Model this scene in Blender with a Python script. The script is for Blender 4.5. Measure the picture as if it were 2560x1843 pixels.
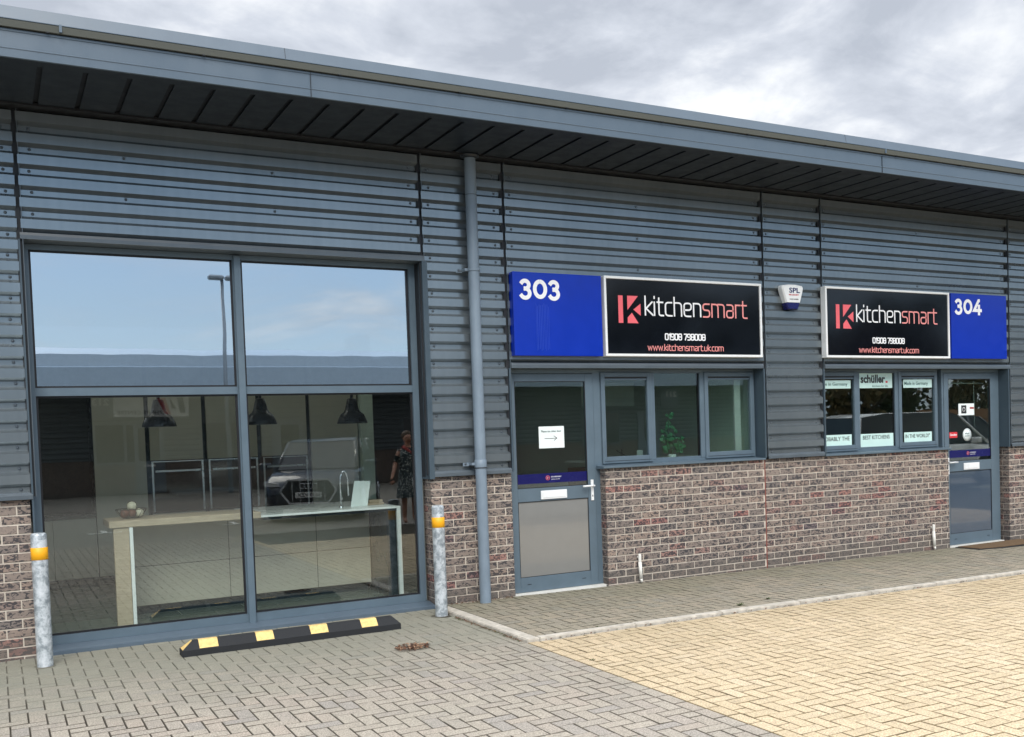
import bpy, bmesh, math, random
from mathutils import Vector, Matrix
R = math.radians
random.seed(7)
for o in list(bpy.data.objects): bpy.data.objects.remove(o)
SC = bpy.context.scene
COL = SC.collection

# ------------------------------------------------------------------ camera
cam_d = bpy.data.cameras.new('camera'); cam = bpy.data.objects.new('camera', cam_d); COL.objects.link(cam)
r_ = Vector((0.86368914, -0.50301863, -0.03183274)); u_ = Vector((0.04722785, 0.01788812, 0.99872396)); f_ = Vector((0.50180733, 0.86409043, -0.03920626))
cam.matrix_world = Matrix(((r_.x, u_.x, -f_.x, 0), (r_.y, u_.y, -f_.y, -9.378423), (r_.z, u_.z, -f_.z, 1.678400), (0, 0, 0, 1)))
cam_d.sensor_fit = 'HORIZONTAL'; cam_d.sensor_width = 36
cam_d.lens = 2583.718 / 2560 * 36
cam_d.shift_x = -(1486.674 - 1280) / 2560; cam_d.shift_y = (1169.902 - 921.5) / 2560
cam_d.clip_start = 0.05; cam_d.clip_end = 2000
SC.camera = cam

# ------------------------------------------------------------------ light
SUN_EL, SUN_AZ = 40.0, 198.0         # azimuth measured from +y towards +x: hazy sun in front of the building, left of the camera
world = bpy.data.worlds.new('World'); SC.world = world; world.use_nodes = True
nt = world.node_tree; N = nt.nodes; L = nt.links
for n in list(N): N.remove(n)
wo = N.new('ShaderNodeOutputWorld'); bg = N.new('ShaderNodeBackground'); bg.inputs['Strength'].default_value = 0.10
L.new(bg.outputs[0], wo.inputs[0])
sky = N.new('ShaderNodeTexSky'); sky.sky_type = 'NISHITA'; sky.sun_disc = False
sky.sun_elevation = R(SUN_EL); sky.sun_rotation = R(SUN_AZ); sky.air_density = 1.4; sky.dust_density = 0.4; sky.ozone_density = 2.5
tc = N.new('ShaderNodeTexCoord'); sep = N.new('ShaderNodeSeparateXYZ'); L.new(tc.outputs['Generated'], sep.inputs[0])
def M(op, a=None, b=None, c=None, tree=None, clamp=False):
    t = tree or nt; n = t.nodes.new('ShaderNodeMath'); n.operation = op; n.use_clamp = clamp
    for i, v in enumerate((a, b, c)):
        if v is None: continue
        if isinstance(v, (int, float)): n.inputs[i].default_value = v
        else: t.links.new(v, n.inputs[i])
    return n.outputs[0]
def MR(v, a, b, c=0.0, d=1.0, tree=None, smooth=True):
    t = tree or nt; n = t.nodes.new('ShaderNodeMapRange'); n.interpolation_type = 'SMOOTHSTEP' if smooth else 'LINEAR'
    t.links.new(v, n.inputs[0])
    for i, x in enumerate((a, b, c, d)): n.inputs[1 + i].default_value = x
    return n.outputs[0]
zc = M('MAXIMUM', sep.outputs['Z'], 0.0); zc = M('ADD', zc, 0.22)
cx = M('DIVIDE', sep.outputs['X'], zc); cy = M('DIVIDE', sep.outputs['Y'], zc)
cmb = N.new('ShaderNodeCombineXYZ'); L.new(cx, cmb.inputs[0]); L.new(cy, cmb.inputs[1])
def noise(vec, scale, detail, rough, dist=0.0, tree=None, w=None):
    t = tree or nt; n = t.nodes.new('ShaderNodeTexNoise'); n.inputs['Scale'].default_value = scale; n.inputs['Detail'].default_value = detail
    n.inputs['Roughness'].default_value = rough; n.inputs['Distortion'].default_value = dist
    if vec is not None: t.links.new(vec, n.inputs['Vector'])
    return n
mp = N.new('ShaderNodeMapping'); mp.inputs['Location'].default_value = (3.7, 1.9, 0.0); L.new(cmb.outputs[0], mp.inputs[0])
n1 = noise(mp.outputs[0], 1.25, 8, 0.56, 0.6); n2 = noise(cmb.outputs[0], 3.4, 6, 0.6, 0.5)
cl = M('ADD', M('MULTIPLY', n1.outputs[0], 0.7), M('MULTIPLY', n2.outputs[0], 0.3))
ramp = N.new('ShaderNodeValToRGB'); L.new(cl, ramp.inputs[0]); e = ramp.color_ramp.elements
e[0].position = 0.40; e[0].color = (3.3, 3.6, 4.15, 1)
e[1].position = 0.60; e[1].color = (8.2, 8.2, 8.2, 1)
k = ramp.color_ramp.elements.new(0.47); k.color = (4.4, 4.7, 5.25, 1)
k = ramp.color_ramp.elements.new(0.53); k.color = (6.0, 6.2, 6.5, 1)
# cloud cover: closed behind the building and overhead, thinning to blue low over the opposite side
dirb = MR(sep.outputs['Y'], -0.45, 0.05)
high = MR(sep.outputs['Z'], 0.30, 0.62)
cover = M('MAXIMUM', dirb, high)
thin = MR(M('ADD', n1.outputs[0], M('MULTIPLY', sep.outputs['X'], 0.10)), 0.52, 0.72, 0.0, 0.55)
cover = M('MAXIMUM', cover, thin)
gain = MR(sep.outputs['Z'], 0.40, 0.95, 1.0, 3.4)
vs = N.new('ShaderNodeVectorMath'); vs.operation = 'SCALE'; L.new(ramp.outputs[0], vs.inputs[0]); L.new(gain, vs.inputs['Scale'])
blue = N.new('ShaderNodeValToRGB'); L.new(sep.outputs['Z'], blue.inputs[0]); be = blue.color_ramp.elements
be[0].position = 0.0; be[0].color = (4.6, 6.4, 8.2, 1); be[1].position = 0.45; be[1].color = (2.5, 3.9, 6.6, 1); bk = be.new(0.16); bk.color = (4.0, 5.7, 8.1, 1)
sk = N.new('ShaderNodeMix'); sk.data_type = 'RGBA'; sk.inputs[0].default_value = 0.2; L.new(blue.outputs[0], sk.inputs[6]); L.new(sky.outputs[0], sk.inputs[7])
mx = N.new('ShaderNodeMix'); mx.data_type = 'RGBA'; L.new(cover, mx.inputs[0]); L.new(sk.outputs[2], mx.inputs[6]); L.new(vs.outputs[0], mx.inputs[7])
L.new(mx.outputs[2], bg.inputs[0])
sun_d = bpy.data.lights.new('sun', 'SUN'); sun_d.energy = 1.6; sun_d.angle = R(34); sun_d.color = (1.0, 0.955, 0.88)
sun = bpy.data.objects.new('sun', sun_d); COL.objects.link(sun)
sd = Vector((math.sin(R(SUN_AZ)) * math.cos(R(SUN_EL)), math.cos(R(SUN_AZ)) * math.cos(R(SUN_EL)), math.sin(R(SUN_EL))))
sun.rotation_euler = sd.to_track_quat('Z', 'Y').to_euler(); sun.location = sd * 60
SC.view_settings.view_transform = 'Standard'; SC.view_settings.look = 'None'; SC.view_settings.gamma = 1; SC.view_settings.exposure = 0.68
SC.render.engine = 'CYCLES'
SC.cycles.max_bounces = 10; SC.cycles.transparent_max_bounces = 16; SC.cycles.glossy_bounces = 5; SC.cycles.diffuse_bounces = 4

# ------------------------------------------------------------------ materials
MATS = {}
def newmat(name):
    m = bpy.data.materials.new(name); m.use_nodes = True; t = m.node_tree
    b = t.nodes['Principled BSDF']; MATS[name] = m
    return m, t, b
def ramp_of(t, fac, stops):
    r = t.nodes.new('ShaderNodeValToRGB'); t.links.new(fac, r.inputs[0]); el = r.color_ramp.elements
    while len(el) > 1: el.remove(el[-1])
    el[0].position = stops[0][0]; el[0].color = (*stops[0][1], 1)
    for p, c in stops[1:]:
        k = el.new(p); k.color = (*c, 1)
    return r.outputs[0]
def mixc(t, fac, a, b, mode='MIX'):
    n = t.nodes.new('ShaderNodeMix'); n.data_type = 'RGBA'; n.blend_type = mode
    for s, v in ((0, fac), (6, a), (7, b)):
        if isinstance(v, (int, float)): n.inputs[s].default_value = v
        elif isinstance(v, tuple): n.inputs[s].default_value = (*v, 1)
        else: t.links.new(v, n.inputs[s])
    return n.outputs[2]
def pos(t, scale=(1, 1, 1)):
    g = t.nodes.new('ShaderNodeNewGeometry'); v = t.nodes.new('ShaderNodeVectorMath'); v.operation = 'MULTIPLY'
    t.links.new(g.outputs['Position'], v.inputs[0]); v.inputs[1].default_value = scale
    return v.outputs[0], g
def bump(t, b, h, strength=0.3, dist=0.01):
    n = t.nodes.new('ShaderNodeBump'); n.inputs['Strength'].default_value = strength; n.inputs['Distance'].default_value = dist
    t.links.new(h, n.inputs['Height']); t.links.new(n.outputs[0], b.inputs['Normal'])
def simple(name, col, rough=0.5, metal=0.0, var=0.12, scale=6.0, stretch=(1, 1, 1), spec=0.5, bmp=0.0, bscale=60, coat=0.0, rvar=0.15):
    m, t, b = newmat(name)
    v, g = pos(t, stretch)
    n = noise(v, scale, 5, 0.6, tree=t)
    lo = tuple(c * (1 - var) for c in col); hi = tuple(min(1, c * (1 + var)) for c in col)
    L_ = t.links; L_.new(ramp_of(t, n.outputs[0], [(0.3, lo), (0.7, hi)]), b.inputs['Base Color'])
    L_.new(MR(n.outputs[0], 0.3, 0.7, max(0.02, rough * (1 - rvar)), min(1, rough * (1 + rvar)), tree=t), b.inputs['Roughness'])
    b.inputs['Metallic'].default_value = metal; b.inputs['Specular IOR Level'].default_value = spec; b.inputs['Coat Weight'].default_value = coat
    if bmp: bump(t, b, noise(pos(t)[0], bscale, 4, 0.6, tree=t).outputs[0], bmp, 0.004)
    return m
m, t, b = newmat('cladding')
v, g = pos(t, (1.2, 1, 0.5)); n = noise(v, 1.0, 2, 0.5, tree=t)
v2, _ = pos(t, (14, 1, 0.6)); n2 = noise(v2, 1.0, 2, 0.5, tree=t)
fc = M('ADD', M('MULTIPLY', n.outputs[0], 0.6, tree=t), M('MULTIPLY', n2.outputs[0], 0.4, tree=t), tree=t)
t.links.new(ramp_of(t, fc, [(0.35, (0.195, 0.226, 0.244)), (0.65, (0.238, 0.270, 0.286))]), b.inputs['Base Color'])
b.inputs['Metallic'].default_value = 0.64; b.inputs['Roughness'].default_value = 0.23; b.inputs['Specular IOR Level'].default_value = 0.6
simple('trim', (0.080, 0.100, 0.116), 0.33, var=0.08, spec=0.7)
simple('joint_dark', (0.012, 0.014, 0.018), 0.6, var=0.2)
simple('frame_paint', (0.100, 0.142, 0.176), 0.36, var=0.06, spec=0.6)
simple('reveal_paint', (0.05, 0.075, 0.095), 0.4, var=0.08)
simple('fascia', (0.088, 0.120, 0.152), 0.36, var=0.05, scale=2, stretch=(2, 1, 1), spec=0.6)
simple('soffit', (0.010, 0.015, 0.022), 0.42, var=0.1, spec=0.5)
simple('gasket', (0.008, 0.008, 0.010), 0.5)
simple('screw_steel', (0.09, 0.11, 0.13), 0.35, 0.3)
simple('bright_metal', (0.75, 0.76, 0.78), 0.25, 0.9)
simple('white_gloss', (0.80, 0.81, 0.80), 0.3, var=0.03)
simple('white_plastic', (0.74, 0.72, 0.66), 0.4, var=0.06)
simple('sign_blue', (0.001, 0.026, 0.36), 0.22, var=0.05, spec=0.4)
simple('sign_black', (0.003, 0.004, 0.007), 0.09, var=0.05, spec=0.4)
simple('dark_blue', (0.004, 0.005, 0.09), 0.25, var=0.05)
simple('letter_white', (0.86, 0.86, 0.86), 0.4, var=0.02)
simple('letter_pink', (0.83, 0.30, 0.28), 0.4, var=0.02)
simple('logo_red', (0.80, 0.135, 0.155), 0.4, var=0.03)
simple('ink_black', (0.02, 0.02, 0.022), 0.5)
simple('ink_teal', (0.015, 0.075, 0.075), 0.5)
simple('vinyl_mint', (0.56, 0.76, 0.71), 0.35, var=0.03)
simple('paper', (0.80, 0.86, 0.84), 0.6, var=0.02)
simple('red_vinyl', (0.60, 0.03, 0.04), 0.4)
simple('tape_amber', (0.87, 0.40, 0.005), 0.45, var=0.05)
simple('rubber', (0.012, 0.013, 0.015), 0.75, var=0.5, scale=90, bmp=0.5, bscale=180)
simple('stop_yellow', (0.78, 0.54, 0.20), 0.7, var=0.22, scale=40, bmp=0.1)
simple('concrete_kerb', (0.50, 0.455, 0.385), 0.85, var=0.28, scale=14, bmp=0.4, bscale=90)
simple('mat_brown', (0.14, 0.085, 0.04), 0.95, var=0.35, scale=70, bmp=0.5, bscale=250)
simple('leaf_brown', (0.15, 0.065, 0.035), 0.8, var=0.5, scale=60)
simple('leaf_tan', (0.33, 0.20, 0.12), 0.8, var=0.4, scale=60)
simple('leaf_dark', (0.055, 0.03, 0.02), 0.8, var=0.4, scale=60)
simple('weed_green', (0.05, 0.07, 0.015), 0.8, var=0.4, scale=80)
simple('plant_green', (0.05, 0.22, 0.10), 0.4, var=0.35, scale=30)
simple('stem', (0.12, 0.13, 0.08), 0.7)
simple('wood_oak', (0.42, 0.33, 0.235), 0.5, var=0.14, scale=5, stretch=(2, 2, 14))
simple('cabinet', (0.56, 0.54, 0.45), 0.34, var=0.04)
simple('cabinet_island', (0.43, 0.39, 0.32), 0.34, var=0.05)
simple('cabinet_dark', (0.018, 0.026, 0.034), 0.25, var=0.2)
simple('black_glass', (0.006, 0.007, 0.010), 0.06, var=0.1, spec=0.8)
simple('lamp_black', (0.010, 0.014, 0.022), 0.28, var=0.1)
simple('ceramic', (0.62, 0.57, 0.44), 0.5, var=0.25, scale=40)
simple('ball_brown', (0.16, 0.06, 0.035), 0.5, var=0.3, scale=40)
simple('wire_brown', (0.07, 0.05, 0.03), 0.4, 0.5)
simple('interior_white', (0.80, 0.81, 0.78), 0.8, var=0.03)
simple('interior_grey', (0.10, 0.115, 0.12), 0.8, var=0.1)
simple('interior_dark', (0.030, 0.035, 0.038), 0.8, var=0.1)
simple('interior_mint', (0.74, 0.86, 0.74), 0.7, var=0.04)
simple('bark', (0.07, 0.05, 0.035), 0.9, var=0.3, scale=14, bmp=0.5, bscale=30)
simple('foliage', (0.055, 0.075, 0.022), 0.75, var=0.6, scale=2.2)
simple('foliage_brown', (0.115, 0.085, 0.03), 0.8, var=0.5, scale=2.5)
simple('car_black', (0.016, 0.024, 0.042), 0.22, var=0.05, spec=0.6, coat=0.8)
simple('car_silver', (0.84, 0.84, 0.82), 0.28, 0.0, var=0.03, coat=0.6)
simple('car_glass', (0.012, 0.018, 0.022), 0.06, var=0.1, spec=0.8)
simple('car_lamp', (0.75, 0.8, 0.85), 0.15, 0.5)
simple('tyre', (0.015, 0.015, 0.016), 0.8)
simple('skin', (0.50, 0.27, 0.19), 0.55, var=0.06)
simple('hair', (0.10, 0.065, 0.04), 0.6, var=0.3, scale=60)
simple('scarf_red', (0.35, 0.05, 0.045), 0.8)
m, t, b = newmat('led'); b.inputs['Emission Color'].default_value = (1, 0.97, 0.9, 1); b.inputs['Emission Strength'].default_value = 3.0  # glow of the added showroom fill panels
simple('opp_cladding', (0.11, 0.13, 0.14), 0.5, var=0.06, scale=2)
simple('opp_roof', (0.30, 0.40, 0.50), 0.45, var=0.05)
simple('opp_door', (0.13, 0.16, 0.19), 0.4)
simple('fence_wood', (0.24, 0.12, 0.055), 0.8, var=0.25, scale=6, stretch=(1, 1, 8))
simple('road_white', (0.72, 0.72, 0.68), 0.8, var=0.12, scale=20)
simple('roof_sheet', (0.15, 0.19, 0.24), 0.5)

# gutter with algae: own stains, in world position
m, t, b = newmat('gutter_moss')
v, g = pos(t, (1, 1, 1)); n = noise(v, 5, 6, 0.7, tree=t); v2, _ = pos(t, (30, 3, 3)); n2 = noise(v2, 1.0, 5, 0.65, tree=t)
fac = M('ADD', M('MULTIPLY', n.outputs[0], 0.6), M('MULTIPLY', n2.outputs[0], 0.4), tree=t)
t.links.new(ramp_of(t, fac, [(0.33, (0.085, 0.092, 0.078)), (0.45, (0.052, 0.074, 0.045)), (0.56, (0.040, 0.062, 0.034)), (0.68, (0.105, 0.11, 0.095))]), b.inputs['Base Color']); b.inputs['Roughness'].default_value = 0.8

# galvanised bollard steel with white bloom
m, t, b = newmat('galvanised')
v, g = pos(t); n = noise(v, 13, 6, 0.72, 0.4, tree=t); vo = t.nodes.new('ShaderNodeTexVoronoi'); vo.inputs['Scale'].default_value = 60; t.links.new(v, vo.inputs['Vector'])
base = ramp_of(t, n.outputs[0], [(0.36, (0.17, 0.20, 0.22)), (0.47, (0.33, 0.37, 0.39)), (0.53, (0.56, 0.60, 0.62)), (0.66, (0.72, 0.75, 0.77))])
sp = mixc(t, 0.25, base, ramp_of(t, vo.outputs['Color'], [(0.2, (0.25, 0.28, 0.30)), (0.9, (0.62, 0.65, 0.66))]))
t.links.new(sp, b.inputs['Base Color']); b.inputs['Roughness'].default_value = 0.45; b.inputs['Metallic'].default_value = 0.25
# downpipe
simple('pipe_grey', (0.185, 0.235, 0.285), 0.42, var=0.10, scale=9, stretch=(1, 1, 0.5))

# bricks
def brick_mat(name, stops, spots=0.55):
    m, t, b = newmat(name)
    v, g = pos(t); rnd = g.outputs['Random Per Island']
    base = ramp_of(t, rnd, stops); t.nodes[-1]
    n = noise(v, 55, 3, 0.6, tree=t); big = noise(v, 9, 3, 0.5, tree=t)
    vv = t.nodes.new('ShaderNodeVectorMath'); vv.operation = 'MULTIPLY'; t.links.new(g.outputs['Position'], vv.inputs[0]); vv.inputs[1].default_value = (0.75, 0.75, 1.25)
    n_s = noise(vv.outputs[0], 34, 2, 0.5, 1.2, tree=t)
    amt = M('ADD', n_s.outputs[0], M('MULTIPLY', M('SUBTRACT', rnd, 0.5, tree=t), 0.07, tree=t), tree=t)
    sp = MR(amt, spots, spots + 0.045, tree=t)
    base = mixc(t, M('MULTIPLY', big.outputs[0], 0.4, tree=t), base, (0.29, 0.235, 0.19))
    base = mixc(t, MR(n.outputs[0], 0.35, 0.75, 0, 0.35, tree=t), base, (0.10, 0.085, 0.085))
    col = mixc(t, M('MULTIPLY', sp, 0.88, tree=t), base, (0.028, 0.028, 0.034))
    sz_ = t.nodes.new('ShaderNodeSeparateXYZ'); t.links.new(g.outputs['Position'], sz_.inputs[0])
    damp = MR(M('ADD', sz_.outputs['Z'], M('MULTIPLY', big.outputs[0], 0.16, tree=t), tree=t), 0.26, 0.16, 0.0, 0.62, tree=t)
    col = mixc(t, damp, col, (0.105, 0.092, 0.080))
    t.links.new(col, b.inputs['Base Color']); b.inputs['Roughness'].default_value = 0.85
    bump(t, b, n.outputs[0], 0.35, 0.004)
brick_mat('brick', [(0.0, (0.28, 0.22, 0.18)), (0.22, (0.19, 0.155, 0.135)), (0.40, (0.34, 0.25, 0.195)), (0.58, (0.15, 0.13, 0.12)), (0.72, (0.29, 0.21, 0.165)), (0.84, (0.22, 0.185, 0.16)), (0.93, (0.36, 0.165, 0.13)), (0.97, (0.33, 0.12, 0.10)), (1.0, (0.13, 0.11, 0.12))], 0.505)
brick_mat('opp_brick', [(0.0, (0.13, 0.10, 0.09)), (0.5, (0.15, 0.11, 0.09)), (1.0, (0.09, 0.075, 0.07))])
simple('mortar', (0.54, 0.475, 0.395), 0.9, var=0.14, scale=12, bmp=0.3, bscale=150)
simple('movement_joint', (0.20, 0.055, 0.04), 0.7, var=0.3, scale=30)

# pavers
def paver_mat(name, stops, speck_dark=0.35, grime=None):
    m, t, b = newmat(name)
    v, g = pos(t); rnd = g.outputs['Random Per Island']
    base = ramp_of(t, rnd, stops)
    n = noise(v, 95, 3, 0.8, tree=t); big = noise(v, 1.1, 5, 0.6, 0.3, tree=t); mid = noise(v, 22, 4, 0.6, tree=t)
    base = mixc(t, MR(n.outputs[0], 0.56, 0.42, 0, 0.75, tree=t), base, mixc(t, speck_dark, base, (0.05, 0.045, 0.04)))
    base = mixc(t, MR(n.outputs[0], 0.56, 0.70, 0, 0.5, tree=t), base, tuple(min(0.9, c * 1.45) for c in stops[0][1]))
    base = mixc(t, MR(mid.outputs[0], 0.45, 0.75, 0, 0.25, tree=t), base, (0.12, 0.11, 0.09))
    if grime:
        (gc, y0, y1, amt) = grime
        sx = t.nodes.new('ShaderNodeSeparateXYZ'); t.links.new(g.outputs['Position'], sx.inputs[0])
        yy = M('ADD', sx.outputs['Y'], M('MULTIPLY', big.outputs[0], 2.4, tree=t), tree=t)
        base = mixc(t, MR(yy, y0 + 1.2, y1 + 1.2, 0, amt, tree=t), base, gc)
        base = mixc(t, MR(big.outputs[0], 0.35, 0.7, 0, 0.35, tree=t), base, mixc(t, 0.5, base, gc))
    t.links.new(base, b.inputs['Base Color']); b.inputs['Roughness'].default_value = 0.88
    bump(t, b, n.outputs[0], 0.55, 0.004)
paver_mat('paver_grey', [(0.0, (0.41, 0.355, 0.285)), (0.35, (0.44, 0.385, 0.31)), (0.6, (0.37, 0.325, 0.27)), (0.8, (0.445, 0.375, 0.30)), (1.0, (0.35, 0.315, 0.275))], 0.7, ((0.215, 0.215, 0.165), -2.9, -0.7, 0.72))
paver_mat('paver_path', [(0.0, (0.37, 0.32, 0.235)), (0.4, (0.33, 0.29, 0.22)), (0.7, (0.40, 0.335, 0.245)), (1.0, (0.30, 0.275, 0.22))], 0.65, ((0.18, 0.175, 0.115), -1.3, 0.2, 0.5))
paver_mat('paver_buff', [(0.0, (0.64, 0.495, 0.315)), (0.4, (0.68, 0.53, 0.34)), (0.7, (0.59, 0.46, 0.29)), (1.0, (0.70, 0.555, 0.37))], 0.66, ((0.40, 0.31, 0.18), -3.0, -1.5, 0.38))
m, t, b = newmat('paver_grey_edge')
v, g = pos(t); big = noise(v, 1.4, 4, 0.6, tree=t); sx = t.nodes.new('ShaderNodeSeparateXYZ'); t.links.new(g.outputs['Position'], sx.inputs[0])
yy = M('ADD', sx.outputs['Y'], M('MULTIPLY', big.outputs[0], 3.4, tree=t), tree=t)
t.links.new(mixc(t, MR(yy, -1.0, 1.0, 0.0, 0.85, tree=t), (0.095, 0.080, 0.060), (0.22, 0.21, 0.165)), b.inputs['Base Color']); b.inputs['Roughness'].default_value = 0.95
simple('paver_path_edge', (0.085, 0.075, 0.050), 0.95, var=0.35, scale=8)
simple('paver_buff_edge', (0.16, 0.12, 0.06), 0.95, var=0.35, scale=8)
# joint sand
m, t, b = newmat('joint_sand')
v, g = pos(t); big = noise(v, 1.4, 4, 0.6, tree=t); n = noise(v, 60, 3, 0.6, tree=t)
sx = t.nodes.new('ShaderNodeSeparateXYZ'); t.links.new(g.outputs['Position'], sx.inputs[0])
yy = M('ADD', sx.outputs['Y'], M('MULTIPLY', big.outputs[0], 2.6, tree=t), tree=t)
c0 = ramp_of(t, n.outputs[0], [(0.3, (0.016, 0.012, 0.008)), (0.55, (0.045, 0.035, 0.020)), (0.75, (0.05, 0.055, 0.02))])
lf = M('MULTIPLY', MR(yy, -1.2, 0.9, tree=t), MR(sx.outputs['X'], 3.6, 3.3, tree=t), tree=t)
t.links.new(mixc(t, M('MULTIPLY', lf, 0.85, tree=t), c0, (0.185, 0.175, 0.135)), b.inputs['Base Color']); b.inputs['Roughness'].default_value = 0.95
# far paving: brick pattern seen only as a reflection or from the side
m, t, b = newmat('far_paving')
v, g = pos(t); br = t.nodes.new('ShaderNodeTexBrick'); t.links.new(v, br.inputs['Vector']); br.inputs['Scale'].default_value = 1.0
br.inputs['Brick Width'].default_value = 0.2; br.inputs['Row Height'].default_value = 0.1; br.inputs['Mortar Size'].default_value = 0.004
br.inputs['Color1'].default_value = (0.24, 0.22, 0.19, 1); br.inputs['Color2'].default_value = (0.20, 0.185, 0.165, 1); br.inputs['Mortar'].default_value = (0.06, 0.05, 0.035, 1)
big = noise(v, 0.35, 5, 0.6, tree=t)
t.links.new(mixc(t, MR(big.outputs[0], 0.35, 0.7, 0, 0.5, tree=t), br.outputs['Color'], (0.22, 0.21, 0.17)), b.inputs['Base Color']); b.inputs['Roughness'].default_value = 0.9
simple('ground_far', (0.20, 0.20, 0.15), 0.9, var=0.2, scale=0.5)
# slate tile floor
m, t, b = newmat('slate_floor')
v, g = pos(t); br = t.nodes.new('ShaderNodeTexBrick'); t.links.new(v, br.inputs['Vector']); br.inputs['Scale'].default_value = 1.0
br.inputs['Brick Width'].default_value = 0.6; br.inputs['Row Height'].default_value = 0.3; br.inputs['Mortar Size'].default_value = 0.004
br.inputs['Color1'].default_value = (0.17, 0.19, 0.17, 1); br.inputs['Color2'].default_value = (0.10, 0.12, 0.11, 1); br.inputs['Mortar'].default_value = (0.22, 0.22, 0.2, 1)
t.links.new(br.outputs['Color'], b.inputs['Base Color']); b.inputs['Roughness'].default_value = 0.25
# patterned dress
m, t, b = newmat('dress')
v, g = pos(t); vo = t.nodes.new('ShaderNodeTexVoronoi'); vo.inputs['Scale'].default_value = 28; t.links.new(v, vo.inputs['Vector'])
t.links.new(ramp_of(t, vo.outputs['Distance'], [(0.25, (0.50, 0.53, 0.50)), (0.5, (0.03, 0.05, 0.06))]), b.inputs['Base Color']); b.inputs['Roughness'].default_value = 0.8

def glass_mat(name, base_refl, tint, rough=0.0, refl_col=(1, 1, 1)):
    m = bpy.data.materials.new(name); m.use_nodes = True; t = m.node_tree; MATS[name] = m
    for n in list(t.nodes): t.nodes.remove(n)
    out = t.nodes.new('ShaderNodeOutputMaterial'); tr = t.nodes.new('ShaderNodeBsdfTransparent'); gl = t.nodes.new('ShaderNodeBsdfGlossy')
    tr.inputs[0].default_value = (*tint, 1); gl.inputs['Roughness'].default_value = rough; gl.inputs[0].default_value = (*refl_col, 1)
    g = t.nodes.new('ShaderNodeNewGeometry'); d = t.nodes.new('ShaderNodeVectorMath'); d.operation = 'DOT_PRODUCT'
    t.links.new(g.outputs['Normal'], d.inputs[0]); t.links.new(g.outputs['Incoming'], d.inputs[1])
    c = M('ABSOLUTE', d.outputs['Value'], tree=t); s = M('POWER', M('SUBTRACT', 1.0, c, tree=t, clamp=True), 5.0, tree=t)
    fr = M('ADD', M('MULTIPLY', s, 1 - base_refl, tree=t), base_refl, tree=t, clamp=True)
    nz = noise(pos(t)[0], 1.3, 2, 0.5, tree=t); bp = t.nodes.new('ShaderNodeBump'); bp.inputs['Strength'].default_value = 0.004; bp.inputs['Distance'].default_value = 0.1
    t.links.new(nz.outputs[0], bp.inputs['Height']); t.links.new(bp.outputs[0], gl.inputs['Normal'])
    mx = t.nodes.new('ShaderNodeMixShader'); t.links.new(fr, mx.inputs[0]); t.links.new(tr.outputs[0], mx.inputs[1]); t.links.new(gl.outputs[0], mx.inputs[2])
    t.links.new(mx.outputs[0], out.inputs[0])
glass_mat('glass', 0.072, (0.93, 0.97, 0.955))
glass_mat('glass_tinted', 0.13, (0.72, 0.80, 0.77))
glass_mat('glass_coated', 0.50, (0.22, 0.27, 0.30), refl_col=(0.93, 0.97, 1.0))
# opaque glossy infill glass of the doors
simple('panel_glass_beige', (0.20, 0.20, 0.19), 0.10, var=0.03, spec=0.9, coat=0.6)
simple('panel_glass_blue', (0.06, 0.085, 0.12), 0.05, var=0.03, spec=0.9, coat=0.8)

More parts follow.
